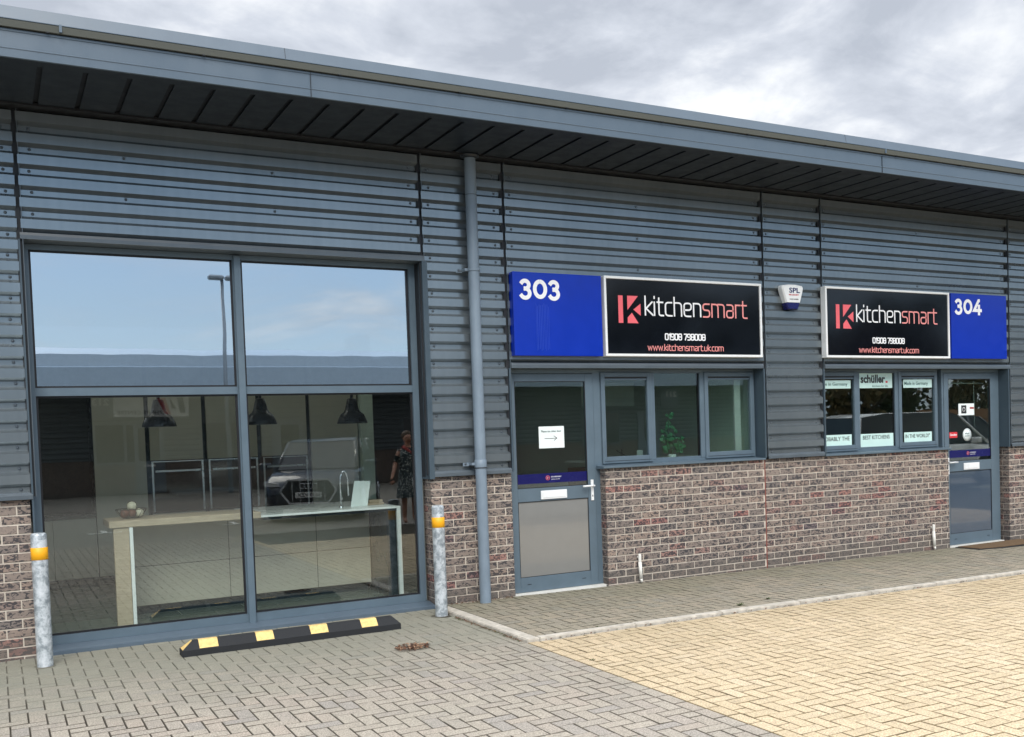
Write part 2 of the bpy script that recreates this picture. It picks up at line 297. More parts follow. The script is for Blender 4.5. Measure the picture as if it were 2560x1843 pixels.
# ------------------------------------------------------------------ mesh helpers
class MB:
    def __init__(s): s.v = []; s.f = []; s.m = []; s.mats = []; s.sm = []
    def mi(s, mat):
        if mat not in s.mats: s.mats.append(mat)
        return s.mats.index(mat)
    def face(s, pts, mat, smooth=False):
        i = len(s.v); s.v += [tuple(p) for p in pts]; s.f.append(tuple(range(i, i + len(pts)))); s.m.append(s.mi(mat)); s.sm.append(smooth)
    def mesh(s, vs, fs, mat, smooth=False):
        i = len(s.v); s.v += [tuple(p) for p in vs]; k = s.mi(mat)
        for f in fs: s.f.append(tuple(i + a for a in f)); s.m.append(k); s.sm.append(smooth)
    def box(s, x0, x1, y0, y1, z0, z1, mat):
        vs = [(x0, y0, z0), (x1, y0, z0), (x1, y1, z0), (x0, y1, z0), (x0, y0, z1), (x1, y0, z1), (x1, y1, z1), (x0, y1, z1)]
        s.mesh(vs, [(0, 3, 2, 1), (4, 5, 6, 7), (0, 1, 5, 4), (1, 2, 6, 5), (2, 3, 7, 6), (3, 0, 4, 7)], mat)
    def bbox(s, x0, x1, y0, y1, z0, z1, mat, b=0.004):
        # box with a small chamfer on every edge
        bm = bmesh.new(); bmesh.ops.create_cube(bm, size=1)
        bmesh.ops.scale(bm, vec=(x1 - x0, y1 - y0, z1 - z0), verts=bm.verts)
        bmesh.ops.translate(bm, vec=((x0 + x1) / 2, (y0 + y1) / 2, (z0 + z1) / 2), verts=bm.verts)
        bmesh.ops.bevel(bm, geom=list(bm.edges), offset=b, segments=1, affect='EDGES')
        s.bm(bm, mat)
    def bm(s, bm, mat, smooth=False):
        bm.verts.index_update(); s.mesh([v.co[:] for v in bm.verts], [[v.index for v in f.verts] for f in bm.faces], mat, smooth); bm.free()
    def prism(s, poly, a, b, mat, axis='x', cap=True, smooth=False):
        # poly: list of 2D points; axis x -> (y,z), axis y -> (x,z), axis z -> (x,y)
        def P(p, t): return {'x': (t, p[0], p[1]), 'y': (p[0], t, p[1]), 'z': (p[0], p[1], t)}[axis]
        n = len(poly); vs = [P(p, a) for p in poly] + [P(p, b) for p in poly]
        fs = [(i, (i + 1) % n, n + (i + 1) % n, n + i) for i in range(n)]
        s.mesh(vs, fs, mat, smooth)
        if cap: s.mesh(vs, [tuple(range(n))[::-1], tuple(range(n, 2 * n))], mat)
    def sheet(s, prof, x0, x1, mat):
        # open profile (y,z) swept along x
        n = len(prof); vs = [(x0, y, z) for y, z in prof] + [(x1, y, z) for y, z in prof]
        s.mesh(vs, [(i, n + i, n + i + 1, i + 1) for i in range(n - 1)], mat)
    def lathe(s, prof, c, mat, n=24, smooth=True, axis='z', cap=True):
        vs = []; 
        for r, z in prof:
            for k in range(n):
                a = 2 * math.pi * k / n; p = (r * math.cos(a), r * math.sin(a), z)
                if axis == 'y': p = (p[0], p[2], p[1])
                if axis == 'x': p = (p[2], p[0], p[1])
                vs.append((c[0] + p[0], c[1] + p[1], c[2] + p[2]))
        fs = [(i * n + k, i * n + (k + 1) % n, (i + 1) * n + (k + 1) % n, (i + 1) * n + k) for i in range(len(prof) - 1) for k in range(n)]
        s.mesh(vs, fs, mat, smooth)
        if cap and prof[0][0] > 1e-4: s.mesh(vs[:n], [tuple(range(n))[::-1]], mat)
        if cap and prof[-1][0] > 1e-4: s.mesh(vs[-n:], [tuple(range(n))], mat)
    def tube(s, pts, r, mat, n=8, r2=None):
        pts = [Vector(p) for p in pts]; rings = []
        for i, p in enumerate(pts):
            d = (pts[min(i + 1, len(pts) - 1)] - pts[max(i - 1, 0)]).normalized()
            a = d.cross(Vector((0, 0, 1)) if abs(d.z) < 0.9 else Vector((1, 0, 0))).normalized(); b = d.cross(a)
            rr = r if r2 is None else r + (r2 - r) * i / (len(pts) - 1)
            rings.append([p + (a * math.cos(2 * math.pi * k / n) + b * math.sin(2 * math.pi * k / n)) * rr for k in range(n)])
        vs = [q[:] for g in rings for q in g]
        fs = [(i * n + k, i * n + (k + 1) % n, (i + 1) * n + (k + 1) % n, (i + 1) * n + k) for i in range(len(pts) - 1) for k in range(n)]
        s.mesh(vs, fs + [tuple(range(n))[::-1], tuple(range(len(vs) - n, len(vs)))], mat, True)
    def ball(s, c, r, mat, sub=2, sc=(1, 1, 1)):
        bm = bmesh.new(); bmesh.ops.create_icosphere(bm, subdivisions=sub, radius=r)
        bmesh.ops.scale(bm, vec=sc, verts=bm.verts); bmesh.ops.translate(bm, vec=c, verts=bm.verts); s.bm(bm, mat, True)
def origin(o):
    p = Vector((0, 0, 0))
    while o: p += Vector(o.location); o = o.parent
    return p
def obj(name, mb, parent=None, label=None, recalc=True, kind=None):
    o0 = origin(parent); me = bpy.data.meshes.new(name)
    me.from_pydata([(x - o0.x, y - o0.y, z - o0.z) for x, y, z in mb.v], [], mb.f)
    for k in mb.mats: me.materials.append(MATS[k])
    me.polygons.foreach_set('material_index', mb.m); me.polygons.foreach_set('use_smooth', mb.sm)
    if recalc:
        bm = bmesh.new(); bm.from_mesh(me); bmesh.ops.recalc_face_normals(bm, faces=bm.faces); bm.to_mesh(me); bm.free()
    me.update()
    o = bpy.data.objects.new(name, me); COL.objects.link(o)
    if parent: o.parent = parent
    if label: o['label'] = label
    if kind: o['kind'] = kind
    return o
def tag(o, label, cat, group=None, kind=None):
    o['label'] = label; o['category'] = cat
    if group: o['group'] = group
    if kind: o['kind'] = kind
    return o
def thing(name, label, cat, loc=(0, 0, 0), group=None):
    o = bpy.data.objects.new(name, None); COL.objects.link(o); o.location = loc; o.empty_display_size = 0.2
    return tag(o, label, cat, group)
def dup(root, loc, label, rotz=None):
    r = root.copy(); COL.objects.link(r); r.location = loc; r['label'] = label
    if rotz is not None: r.rotation_euler = (0, 0, rotz)
    for ch in list(root.children):
        c = ch.copy(); COL.objects.link(c); c.parent = r
        for g in ch.children:
            d = g.copy(); COL.objects.link(d); d.parent = c
    return r

# ------------------------------------------------------------------ lettering
def arc(cx_, cy_, rx, ry, a0, a1, n=12):
    return [(cx_ + rx * math.cos(R(a0 + (a1 - a0) * i / n)), cy_ + ry * math.sin(R(a0 + (a1 - a0) * i / n))) for i in range(n + 1)]
def rc(pts, rad=0.2, n=5):
    out = [pts[0]]
    for i in range(1, len(pts) - 1):
        p0, p, p1 = Vector(pts[i - 1]), Vector(pts[i]), Vector(pts[i + 1])
        a = (p0 - p); b = (p1 - p); r = min(rad, a.length / 2, b.length / 2); a = p + a.normalized() * r; b = p + b.normalized() * r
        for k in range(n + 1):
            t_ = k / n; q = a * (1 - t_) ** 2 + p * 2 * t_ * (1 - t_) + b * t_ ** 2; out.append((q.x, q.y))
    out.append(pts[-1]); return out
GL = {
 'k': ([[(0, 0), (0, 1.42)], [(0.55, 1.0), (0.06, 0.5), (0.6, 0)]], 0.72),
 'i': ([[(0, 0), (0, 1)], [(0, 1.28), (0, 1.42)]], 0.22),
 't': ([rc([(0.14, 1.32), (0.14, 0), (0.5, 0)], 0.25), [(0, 1), (0.46, 1)]], 0.66),
 'c': ([rc([(0.52, 1), (0, 1), (0, 0), (0.52, 0)], 0.26)], 0.72),
 'h': ([[(0, 0), (0, 1.42)], rc([(0, 1), (0.58, 1), (0.58, 0)], 0.26)], 0.80),
 'e': ([rc([(0.03, 0.48), (0.58, 0.48), (0.58, 1), (0, 1), (0, 0), (0.54, 0)], 0.24)], 0.78),
 'n': ([[(0, 0), (0, 1.02)], rc([(0, 1), (0.58, 1), (0.58, 0)], 0.26)], 0.80),
 's': ([rc([(0.52, 1), (0, 1), (0, 0.52), (0.54, 0.52), (0.54, 0), (0, 0)], 0.22)], 0.74),
 'm': ([[(0, 0), (0, 1.02)], rc([(0, 1), (0.52, 1), (0.52, 0)], 0.24), rc([(0.52, 1), (1.04, 1), (1.04, 0)], 0.24)], 1.26),
 'a': ([rc([(0.04, 1), (0.56, 1), (0.56, 0), (0, 0), (0, 0.54), (0.56, 0.54)], 0.22)], 0.78),
 'r': ([[(0, 0), (0, 1.02)], rc([(0, 0.8), (0.02, 1), (0.38, 1)], 0.2)], 0.50),
 'w': ([[(0, 1), (0.22, 0), (0.46, 0.9), (0.70, 0), (0.92, 1)]], 1.12),
 'u': ([rc([(0, 1), (0, 0), (0.58, 0), (0.58, 1)], 0.26)], 0.80),
 'o': ([rc([(0.3, 1), (0.6, 1), (0.6, 0), (0, 0), (0, 1), (0.31, 1)], 0.26)], 0.82),
 '.': ([[(0.02, -0.04), (0.02, 0.1)]], 0.22),
 '0': ([rc([(0.4, 1.42), (0.8, 1.42), (0.8, 0), (0, 0), (0, 1.42), (0.41, 1.42)], 0.26)], 1.08),
 '1': ([[(0.02, 1.15), (0.28, 1.42), (0.28, 0)]], 0.56),
 '9': ([rc([(0.8, 0.68), (0, 0.68), (0, 1.42), (0.8, 1.42), (0.8, 0), (0.08, 0)], 0.24)], 1.08),
 '8': ([rc([(0.4, 0.72), (0.8, 0.72), (0.8, 1.42), (0, 1.42), (0, 0.72), (0.41, 0.72)], 0.22), rc([(0, 0.7), (0, 0), (0.8, 0), (0.8, 0.7)], 0.24)], 1.08),
 '7': ([rc([(0, 1.42), (0.76, 1.42), (0.28, 0)], 0.1)], 0.94),
 ' ': ([], 0.5),
 'B0': ([arc(0.5, 0.71, 0.40, 0.59, 90, 450, 28)], 1.18),
 'B3': ([arc(0.36, 1.01, 0.285, 0.30, 152, -90, 14), arc(0.36, 0.37, 0.335, 0.355, 90, -150, 16), [(0.27, 0.718), (0.38, 0.718)]], 0.98),
 'B4': ([[(0.88, 0.37), (0.06, 0.37), (0.60, 1.36), (0.66, 1.36)], [(0.63, 0.0), (0.63, 0.85)]], 1.06),
}
def ribbon(mb, pts, w, T, mat, y, th):
    # flat ribbon with mitred joins; T maps (a,b)->(x,z)
    P = [Vector(T(p)) for p in pts]; Q = [P[0]]
    for p in P[1:]:
        if (p - Q[-1]).length > 1e-5: Q.append(p)
    n = len(Q); Lf = []; Rt = []
    closed = (Q[0] - Q[-1]).length < w
    for i in range(n):
        d0 = (Q[i] - Q[i - 1]).normalized() if i > 0 else None; d1 = (Q[i + 1] - Q[i]).normalized() if i < n - 1 else None
        if d0 is None: d0 = d1
        if d1 is None: d1 = d0
        m_ = (d0 + d1); m_ = m_.normalized() if m_.length > 1e-6 else d1
        nrm = Vector((-m_.y, m_.x)); cosv = max(0.45, nrm.dot(Vector((-d1.y, d1.x))))
        ext = nrm * (w / 2 / cosv); c = Q[i].copy()
        if i == 0 and not closed: c -= d1 * w * 0.35
        if i == n - 1 and not closed: c += d0 * w * 0.35
        Lf.append(c + ext); Rt.append(c - ext)
    vs = [(p.x, y, p.y) for p in Lf] + [(p.x, y, p.y) for p in Rt] + [(p.x, y + th, p.y) for p in Lf] + [(p.x, y + th, p.y) for p in Rt]
    fs = []
    for i in range(n - 1):
        fs += [(i, i + 1, n + i + 1, n + i), (2 * n + i, 3 * n + i, 3 * n + i + 1, 2 * n + i + 1), (i, 2 * n + i, 2 * n + i + 1, i + 1), (n + i, n + i + 1, 3 * n + i + 1, 3 * n + i)]
    fs += [(0, n, 3 * n, 2 * n), (n - 1, 3 * n - 1, 4 * n - 1, 2 * n - 1)]
    mb.mesh(vs, fs, mat)
def strokes(mb, keys, x0, x1, z0, h, w, mat, y, th=0.003, capheight=1.42):
    tot = sum(GL[k][1] for k in keys) - 0.22; sx = (x1 - x0) / tot; sz = h / capheight; x = 0; j = 0
    for k in keys:
        for pl in GL[k][0]:
            ribbon(mb, pl, w, lambda p, x=x: (x0 + (x + p[0]) * sx, z0 + p[1] * sz), mat, y - 0.0002 * (j % 7), th); j += 1
        x += GL[k][1]
    return x0 + x * sx
def text_mesh(mb, s, x0, x1, z0, h, mat, y, th=0.002, bold=0.0, mirror=False, align='l'):
    # built-in font converted to mesh, scaled to span x0..x1 and height h (cap height ~0.70 em)
    cu = bpy.data.curves.new('t', 'FONT'); cu.body = s; cu.size = 1; cu.offset = bold; cu.resolution_u = 3; cu.extrude = 0.5
    o = bpy.data.objects.new('t', cu); COL.objects.link(o); bpy.context.view_layer.update()
    me = bpy.data.meshes.new_from_object(o); vs = [v.co[:] for v in me.vertices]; fs = [tuple(p.vertices) for p in me.polygons]
    bpy.data.objects.remove(o); bpy.data.meshes.remove(me)
    mnx = min(v[0] for v in vs); mxx = max(v[0] for v in vs); mnz = min(v[1] for v in vs); mxz = max(v[1] for v in vs)
    if h is None: h = (mxz - mnz) * (x1 - x0) / (mxx - mnx)
    sx = (x1 - x0) / (mxx - mnx); sz = h / (mxz - mnz)
    out = []
    for a, b_, c in vs:
        X = (x1 - (a - mnx) * sx) if mirror else (x0 + (a - mnx) * sx)
        out.append((X, y + (th if (c < 0) != mirror else 0), z0 + (b_ - mnz) * sz))
    mb.mesh(out, fs, mat)

# ------------------------------------------------------------------ ground
def gz(x): return -0.0085 * max(0.0, x - 4.5)
ROAD = -0.022
def sheet(name, x0, x1, y0, y1, dz, mat, label, cat='ground'):
    mb = MB(); xs = sorted(set([x0, x1] + [x for x in (4.5, 14.0) if x0 < x < x1]))
    for a, b_ in zip(xs, xs[1:]):
        za, zb = gz(min(a, 14)) + dz, gz(min(b_, 14)) + dz
        mb.face([(a, y0, za), (b_, y0, zb), (b_, y1, zb), (a, y1, za)], mat)
    o = obj(name, mb, recalc=False); return tag(o, label, cat, kind='structure')
def pavers(name, x0, x1, y0, y1, dz, mat, label, swap=False, ox=0.0, oy=0.0, W=0.1, jw=0.0022, h=0.013, jitter=0.0012):
    mb = MB(); ni = int(round((x1 - x0) / W)); nj = int(round((y1 - y0) / W)); rnd = random.Random(len(name) * 7 + 3)
    def add(a0, a1, b0, b1):
        X0, X1, Y0, Y1 = x0 + a0 * W + jw, x0 + a1 * W - jw, y0 + b0 * W + jw, y0 + b1 * W - jw
        z = dz + rnd.uniform(-jitter, jitter); c = 0.0036; tx = rnd.uniform(-.0012, .0012); ty = rnd.uniform(-.0012, .0012)
        def q(x, y, k): return (x, y, gz(min(x, 14)) + z + k + (tx if x > (X0 + X1) / 2 else -tx) + (ty if y > (Y0 + Y1) / 2 else -ty))
        vs = [q(X0, Y0, -h), q(X1, Y0, -h), q(X1, Y1, -h), q(X0, Y1, -h), q(X0, Y0, -c), q(X1, Y0, -c), q(X1, Y1, -c), q(X0, Y1, -c),
              q(X0 + c, Y0 + c, 0), q(X1 - c, Y0 + c, 0), q(X1 - c, Y1 - c, 0), q(X0 + c, Y1 - c, 0)]
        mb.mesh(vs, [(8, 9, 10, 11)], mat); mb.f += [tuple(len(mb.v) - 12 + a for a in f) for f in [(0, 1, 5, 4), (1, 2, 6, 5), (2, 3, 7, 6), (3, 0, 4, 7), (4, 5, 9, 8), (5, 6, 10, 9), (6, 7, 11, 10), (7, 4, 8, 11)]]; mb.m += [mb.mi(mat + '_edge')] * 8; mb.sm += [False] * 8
    s = -1 if swap else 1
    for i in range(ni):
        for j in range(nj):
            m_ = (i - s * j + int(ox) * 1) % 4
            if m_ == 0:
                add(i, min(i + 2, ni), j, j + 1)
            elif m_ == 1 and i == 0: add(i, i + 1, j, j + 1)
            elif m_ == 2:      # vertical brick (i,j) and its neighbour
                if s == 1:
                    if j == 0: add(i, i + 1, 0, 1)
                    else: add(i, i + 1, j - 1, j + 1)
                else:
                    add(i, i + 1, j, min(j + 2, nj))
            elif m_ == 3:
                if s == 1 and j == nj - 1: add(i, i + 1, j, j + 1)
                if s == -1 and j == 0: add(i, i + 1, 0, 1)
    o = obj(name, mb, recalc=False); return tag(o, label, 'ground', kind='structure')
def course(name, cells, dz, mat, label):
    mb = MB(); rnd = random.Random(5)
    for (X0, X1, Y0, Y1) in cells:
        z = dz + rnd.uniform(-.001, .001); jw = 0.0026; c = 0.0045; h = 0.011; X0 += jw; X1 -= jw; Y0 += jw; Y1 -= jw
        q = lambda x, y, k: (x, y, gz(min(x, 14)) + z + k)
        vs = [q(X0, Y0, -h), q(X1, Y0, -h), q(X1, Y1, -h), q(X0, Y1, -h), q(X0, Y0, -c), q(X1, Y0, -c), q(X1, Y1, -c), q(X0, Y1, -c), q(X0 + c, Y0 + c, 0), q(X1 - c, Y0 + c, 0), q(X1 - c, Y1 - c, 0), q(X0 + c, Y1 - c, 0)]
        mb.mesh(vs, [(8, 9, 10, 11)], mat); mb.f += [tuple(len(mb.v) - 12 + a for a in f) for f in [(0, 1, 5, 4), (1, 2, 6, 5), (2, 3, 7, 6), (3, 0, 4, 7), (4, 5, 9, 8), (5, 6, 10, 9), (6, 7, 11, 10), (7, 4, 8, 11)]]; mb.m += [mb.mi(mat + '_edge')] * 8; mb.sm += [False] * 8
    o = obj(name, mb, recalc=False); return tag(o, label, 'ground', kind='structure')
sheet('ground', -400, 400, -400, 400, -0.12, 'ground_far', 'flat ground reaching out beyond the business park')
sheet('joint_bed', -8, 20, -14.02, 0.0, ROAD - 0.010, 'joint_sand', 'dark sand showing in the joints between the block pavers')
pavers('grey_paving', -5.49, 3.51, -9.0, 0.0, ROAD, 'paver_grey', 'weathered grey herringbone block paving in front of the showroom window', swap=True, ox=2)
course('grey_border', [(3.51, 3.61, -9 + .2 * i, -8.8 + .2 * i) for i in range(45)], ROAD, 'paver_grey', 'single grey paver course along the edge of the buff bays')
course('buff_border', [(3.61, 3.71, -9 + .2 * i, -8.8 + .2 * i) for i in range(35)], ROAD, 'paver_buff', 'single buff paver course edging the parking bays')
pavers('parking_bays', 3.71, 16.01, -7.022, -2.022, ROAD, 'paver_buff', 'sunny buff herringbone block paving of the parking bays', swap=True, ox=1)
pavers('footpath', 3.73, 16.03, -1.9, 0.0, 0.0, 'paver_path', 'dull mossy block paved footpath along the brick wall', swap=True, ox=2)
mbp = MB()
for a, b_ in ((3.70, 4.5), (4.5, 14.0), (14.0, 20.0)):
    za, zb = gz(min(a, 14)) - 0.010, gz(min(b_, 14)) - 0.010
    mbp.face([(a, -1.95, za), (b_, -1.95, zb), (b_, 0, zb), (a, 0, za)], 'joint_sand')
tag(obj('footpath_bed', mbp, recalc=False), 'dark joints between the footpath pavers', 'ground', kind='structure')
sheet('road', -60, 60, -19.0, -9.0, ROAD - 0.0035, 'far_paving', 'paved access road between the two rows of units')
sheet('far_parking', -60, 60, -26.6, -19.0, ROAD - 0.0015, 'far_paving', 'paved parking in front of the opposite row of units')
# kerb edging stones
def kerb(mb, x0, x1, y0, y1):
    bm = bmesh.new(); bmesh.ops.create_cube(bm, size=1)
    bmesh.ops.scale(bm, vec=(x1 - x0 - .004, y1 - y0 - .004, 0.11), verts=bm.verts)
    bmesh.ops.translate(bm, vec=((x0 + x1) / 2, (y0 + y1) / 2, -0.0525), verts=bm.verts)
    bmesh.ops.bevel(bm, geom=[e_ for e_ in bm.edges], offset=0.006, segments=2, affect='EDGES')
    for v_ in bm.verts: v_.co.z += gz(min(v_.co.x, 14)) + random.uniform(-.0015, .0015)
    mb.bm(bm, 'concrete_kerb')
mb = MB(); y = -0.01
for yy0, yy1 in ((-0.9, -0.01), (-1.82, -0.9), (-2.0, -1.82)): kerb(mb, 3.612, 3.728, yy0, yy1)
x = 3.73
while x < 18: kerb(mb, x, x + 0.914, -2.0, -1.905); x += 0.914
tag(obj('kerb', mb), 'pale concrete kerb edging around the footpath', 'kerb', kind='structure')
mb = MB()
for xx in (1.45, 3.85, 6.25, 8.65, -0.95, -3.35):
    mb.box(xx, xx + 0.6, -11.70, -11.60, -0.02, -0.012, 'road_white'); mb.box(xx + .25, xx + .35, -12.3, -11.72, -0.02, -0.0125, 'road_white')
tag(obj('road_marking', mb), 'white T marks painted on the access road', 'marking', kind='structure')

# ------------------------------------------------------------------ the building
BLD = thing('industrial_unit', 'dark grey industrial terrace with ribbed cladding, brick plinth and deep overhanging eaves', 'building', (6, 0, 0))
P_ = 0.168; KZ = 4.230
def profile(z0, z1, yo):
    CR, VA = yo - 0.047, yo - 0.002; pts = []
    k_ = 0; z = KZ + P_ * 3
    while z > z0 - 1:
        for zz, yy in ((z + 0.072, CR), (z, CR), (z - 0.028, VA), (z - 0.069, VA)): pts.append((yy, zz))
        z -= P_
    out = []
    for (ya, za), (yb, zb) in zip(pts, pts[1:]):
        hi, lo = min(za, z1), max(zb, z0)
        if hi <= lo: continue
        f1 = (za - hi) / (za - zb); f2 = (za - lo) / (za - zb)
        if not out: out.append((ya + (yb - ya) * f1, hi))
        out.append((ya + (yb - ya) * f2, lo))
    return out
def screw(mb, x, y, z, r=0.0095):
    mb.lathe([(r * 1.35, 0), (r * 1.35, -0.002), (r, -0.003), (r * 0.8, -0.008), (0.0001, -0.009)], (x, y, z), 'screw_steel', n=8, axis='y')
def clad(x0, x1, z0, z1=4.32, mids=(), both=True, head=True, label=None):
    mb = MB(); pr = profile(z0, z1, 0.0); mb.sheet(pr, x0 + 0.014, x1 - 0.012, 'cladding')
    mb.box(x0 + .014, x1 - .012, 0.003, 0.006, z0, z1, 'gasket')
    k = 0
    while KZ - P_ * k - 0.046 > z0:
        zv = KZ - P_ * k - 0.046
        if zv < z1 - .03:
            xs = []
            if both: xs += [x0 + 0.10, x1 - 0.085]
            if k % 2 == 1: xs += list(mids)
            for xx in xs: screw(mb, xx + random.uniform(-.008, .008), -0.002, zv + random.uniform(-.003, .003))
        k += 1
    o = obj('cladding_panel', mb, BLD, label, recalc=False); return o
V = [0.256, 3.598, 4.466, 7.733, 8.622, 11.988]
clad(-4.0, V[0], 1.30, mids=(-1.2, -2.4))
clad(V[0], V[1], 3.345, mids=(1.05, 2.25), label='wide ribbed panel above the showroom window')
clad(V[1], V[2], 1.30)
clad(V[2], V[3], 2.335, mids=(6.06,))
clad(V[3], V[4], 1.30)
clad(V[4], V[5], 2.335, mids=(10.3,))
clad(V[5], 12.86, 1.30); clad(12.86, 16.2, 3.345, mids=(14.5,)); clad(16.2, 20.0, 1.30)
# vertical joint trims
for x, z0 in ((V[0], 1.27), (V[1], 1.27), (V[2], 1.27), (V[3], 1.27), (V[4], 1.27), (V[5], 1.27), (12.86, 1.27), (16.2, 1.27)):
    mb = MB(); mb.box(x - 0.018, x + 0.018, -0.0225, 0.004, z0, 4.32, 'joint_dark'); mb.box(x + 0.0205, x + 0.026, -0.046, 0.002, z0, 4.32, 'trim')
    obj('joint_trim', mb, BLD)
# drip flashing along the bottom of the cladding, head flashings above openings
for x0, x1, z in ((-4.0, V[0] - .0, 1.25), (V[1] + .026, V[2] - .003, 1.25), (V[3] + .02, V[4] - .003, 1.25), (V[5] + .026, 12.84, 1.235), (16.22, 20, 1.235)):
    mb = MB(); mb.prism([(0.02, z + .055), (-0.038, z + .05), (-0.052, z + .032), (-0.052, z), (-0.046, z), (-0.046, z + .027), (-0.03, z + .042), (0.02, z + .045)], x0, x1, 'trim'); obj('drip_flashing', mb, BLD)
for x0, x1, z in ((V[0] + .004, V[1] + .018, 3.305), (V[2] + .03, V[3] - .024, 2.295), (V[4] + .03, V[5] + .018, 2.295), (12.88, 16.2, 3.305)):
    mb = MB(); mb.prism([(0.0, z + .06), (-0.047, z + .052), (-0.053, z + .03), (-0.053, z), (0.19, z), (0.19, z + .06)], x0, x1, 'trim'); obj('head_flashing', mb, BLD)
# reveals of the openings
def reveal(x, z0, z1, d, w=0.003, s=1, mat='reveal_paint'):
    mb = MB(); mb.box(min(x, x + s * w), max(x, x + s * w), -0.036, d, z0, z1, mat); obj('reveal_lining', mb, BLD)
mb = MB(); mb.box(V[1] - .006, V[1] + .002, -0.046, 0.19, 1.232, 3.303, 'reveal_paint'); mb.box(V[1] - .006, V[1] + .045, -0.056, -0.0465, 1.232, 3.303, 'reveal_paint')
obj('reveal_lining', mb, BLD)
mb = MB(); mb.box(V[0] - .01, V[0] + .004, -0.046, 0.19, 0.0, 3.303, 'reveal_paint'); obj('reveal_lining', mb, BLD)
for x, z0 in ((V[3], 1.262), (V[5], 1.235)):
    mb = MB(); mb.box(x - .024, x - .004, -0.046, 0.16, z0, 2.292, 'reveal_paint'); obj('reveal_lining', mb, BLD)
for x in (V[2], V[4]):
    mb = MB(); mb.box(x + .004, x + .022, -0.046, 0.16, 1.262, 2.292, 'reveal_paint'); obj('reveal_lining', mb, BLD)

# brickwork: separate bricks on a recessed mortar face
def bricks(mb, x0, x1, ztop=1.245, retL=None, retR=None, phase=0, mat='brick', y=0.0):
    z = 1.2; row = 0; zs = []
    zz = 1.2
    rows = [(1.205, ztop)] + [(1.2 - .075 * (i + 1), 1.2 - .075 * i) for i in range(18)]
    for ri, (za, zb) in enumerate(rows):
        za += 0.005 if ri else 0; zb -= 0.005 if ri else 0.0
        x = x0 - (0.1125 if (ri + phase) % 2 == 0 else 0.0)
        while x < x1 - 0.01:
            a, b_ = max(x, x0), min(x + 0.215, x1)
            if b_ - a > 0.03:
                j = random.uniform(-.0015, .0015); jz = random.uniform(-.0012, .0012); c = 0.0028; yf = y + j; s = 0.012
                a += random.uniform(-.001, .0015); X0, X1, Z0, Z1 = a, b_ - random.uniform(-.0005, .002), za + jz, zb + jz
                vs = [(X0, yf + s, Z0), (X1, yf + s, Z0), (X1, yf + s, Z1), (X0, yf + s, Z1), (X0, yf + c, Z0), (X1, yf + c, Z0), (X1, yf + c, Z1), (X0, yf + c, Z1),
                      (X0 + c, yf, Z0 + c), (X1 - c, yf, Z0 + c), (X1 - c, yf, Z1 - c), (X0 + c, yf, Z1 - c)]
                mb.mesh(vs, [(8, 9, 10, 11), (0, 1, 5, 4), (1, 2, 6, 5), (2, 3, 7, 6), (3, 0, 4, 7), (4, 5, 9, 8), (5, 6, 10, 9), (6, 7, 11, 10), (7, 4, 8, 11)], mat)
            x += 0.225
        for xr, sgn in ((retL, -1), (retR, 1)):
            if xr is None: continue
            yy = y + 0.0145 + (0.09 if (ri + phase) % 2 == 0 else 0.0); y2 = y + 0.21
            segs = [(y + 0.0145, y + 0.102), (y + 0.112, y2)] if (ri + phase) % 2 else [(y + 0.0145, y2)]
            for ya, yb in segs:
                X = xr; q = X - sgn * 0.012
                mb.box(min(X, q), max(X, q), ya, yb, za, zb, mat)
def brick_wall(x0, x1, ztop=1.245, L_=None, R_=None, phase=0, label=None):
    mb = MB(); mb.box(x0 + (0.004 if L_ is not None else 0), x1 - (0.004 if R_ is not None else 0), 0.0045, 0.22, -0.2, ztop - 0.002, 'mortar')
    bricks(mb, x0, x1, ztop, L_, R_, phase); return obj('brick_wall', mb, BLD, label)
brick_wall(-4.02, V[0] - 0.02, R_=V[0] - 0.02, phase=1)
brick_wall(3.62, 4.478, L_=3.62, R_=4.478, phase=1, label='narrow brick pier beside the downpipe')
brick_wall(5.576, 7.726, L_=5.576, phase=0)
brick_wall(7.742, 10.815, R_=10.815, phase=1)
brick_wall(12.01, 12.85, L_=12.01, phase=0)
brick_wall(16.2, 20, L_=16.2)
mb = MB(); mb.box(7.7265, 7.7415, 0.003, 0.2, -0.15, 1.25, 'movement_joint'); obj('movement_joint', mb, BLD)

# soffit: panels with recessed joints, from the wall to the fascia
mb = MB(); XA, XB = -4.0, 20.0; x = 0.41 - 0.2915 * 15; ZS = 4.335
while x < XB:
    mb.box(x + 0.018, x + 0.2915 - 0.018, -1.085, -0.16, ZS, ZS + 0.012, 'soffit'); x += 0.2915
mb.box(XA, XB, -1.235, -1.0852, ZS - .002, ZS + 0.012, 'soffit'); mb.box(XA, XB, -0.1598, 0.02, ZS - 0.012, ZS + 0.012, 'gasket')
mb.box(XA, XB, -1.235, 0.3, ZS + 0.022, ZS + 0.04, 'joint_dark'); obj('soffit', mb, BLD)
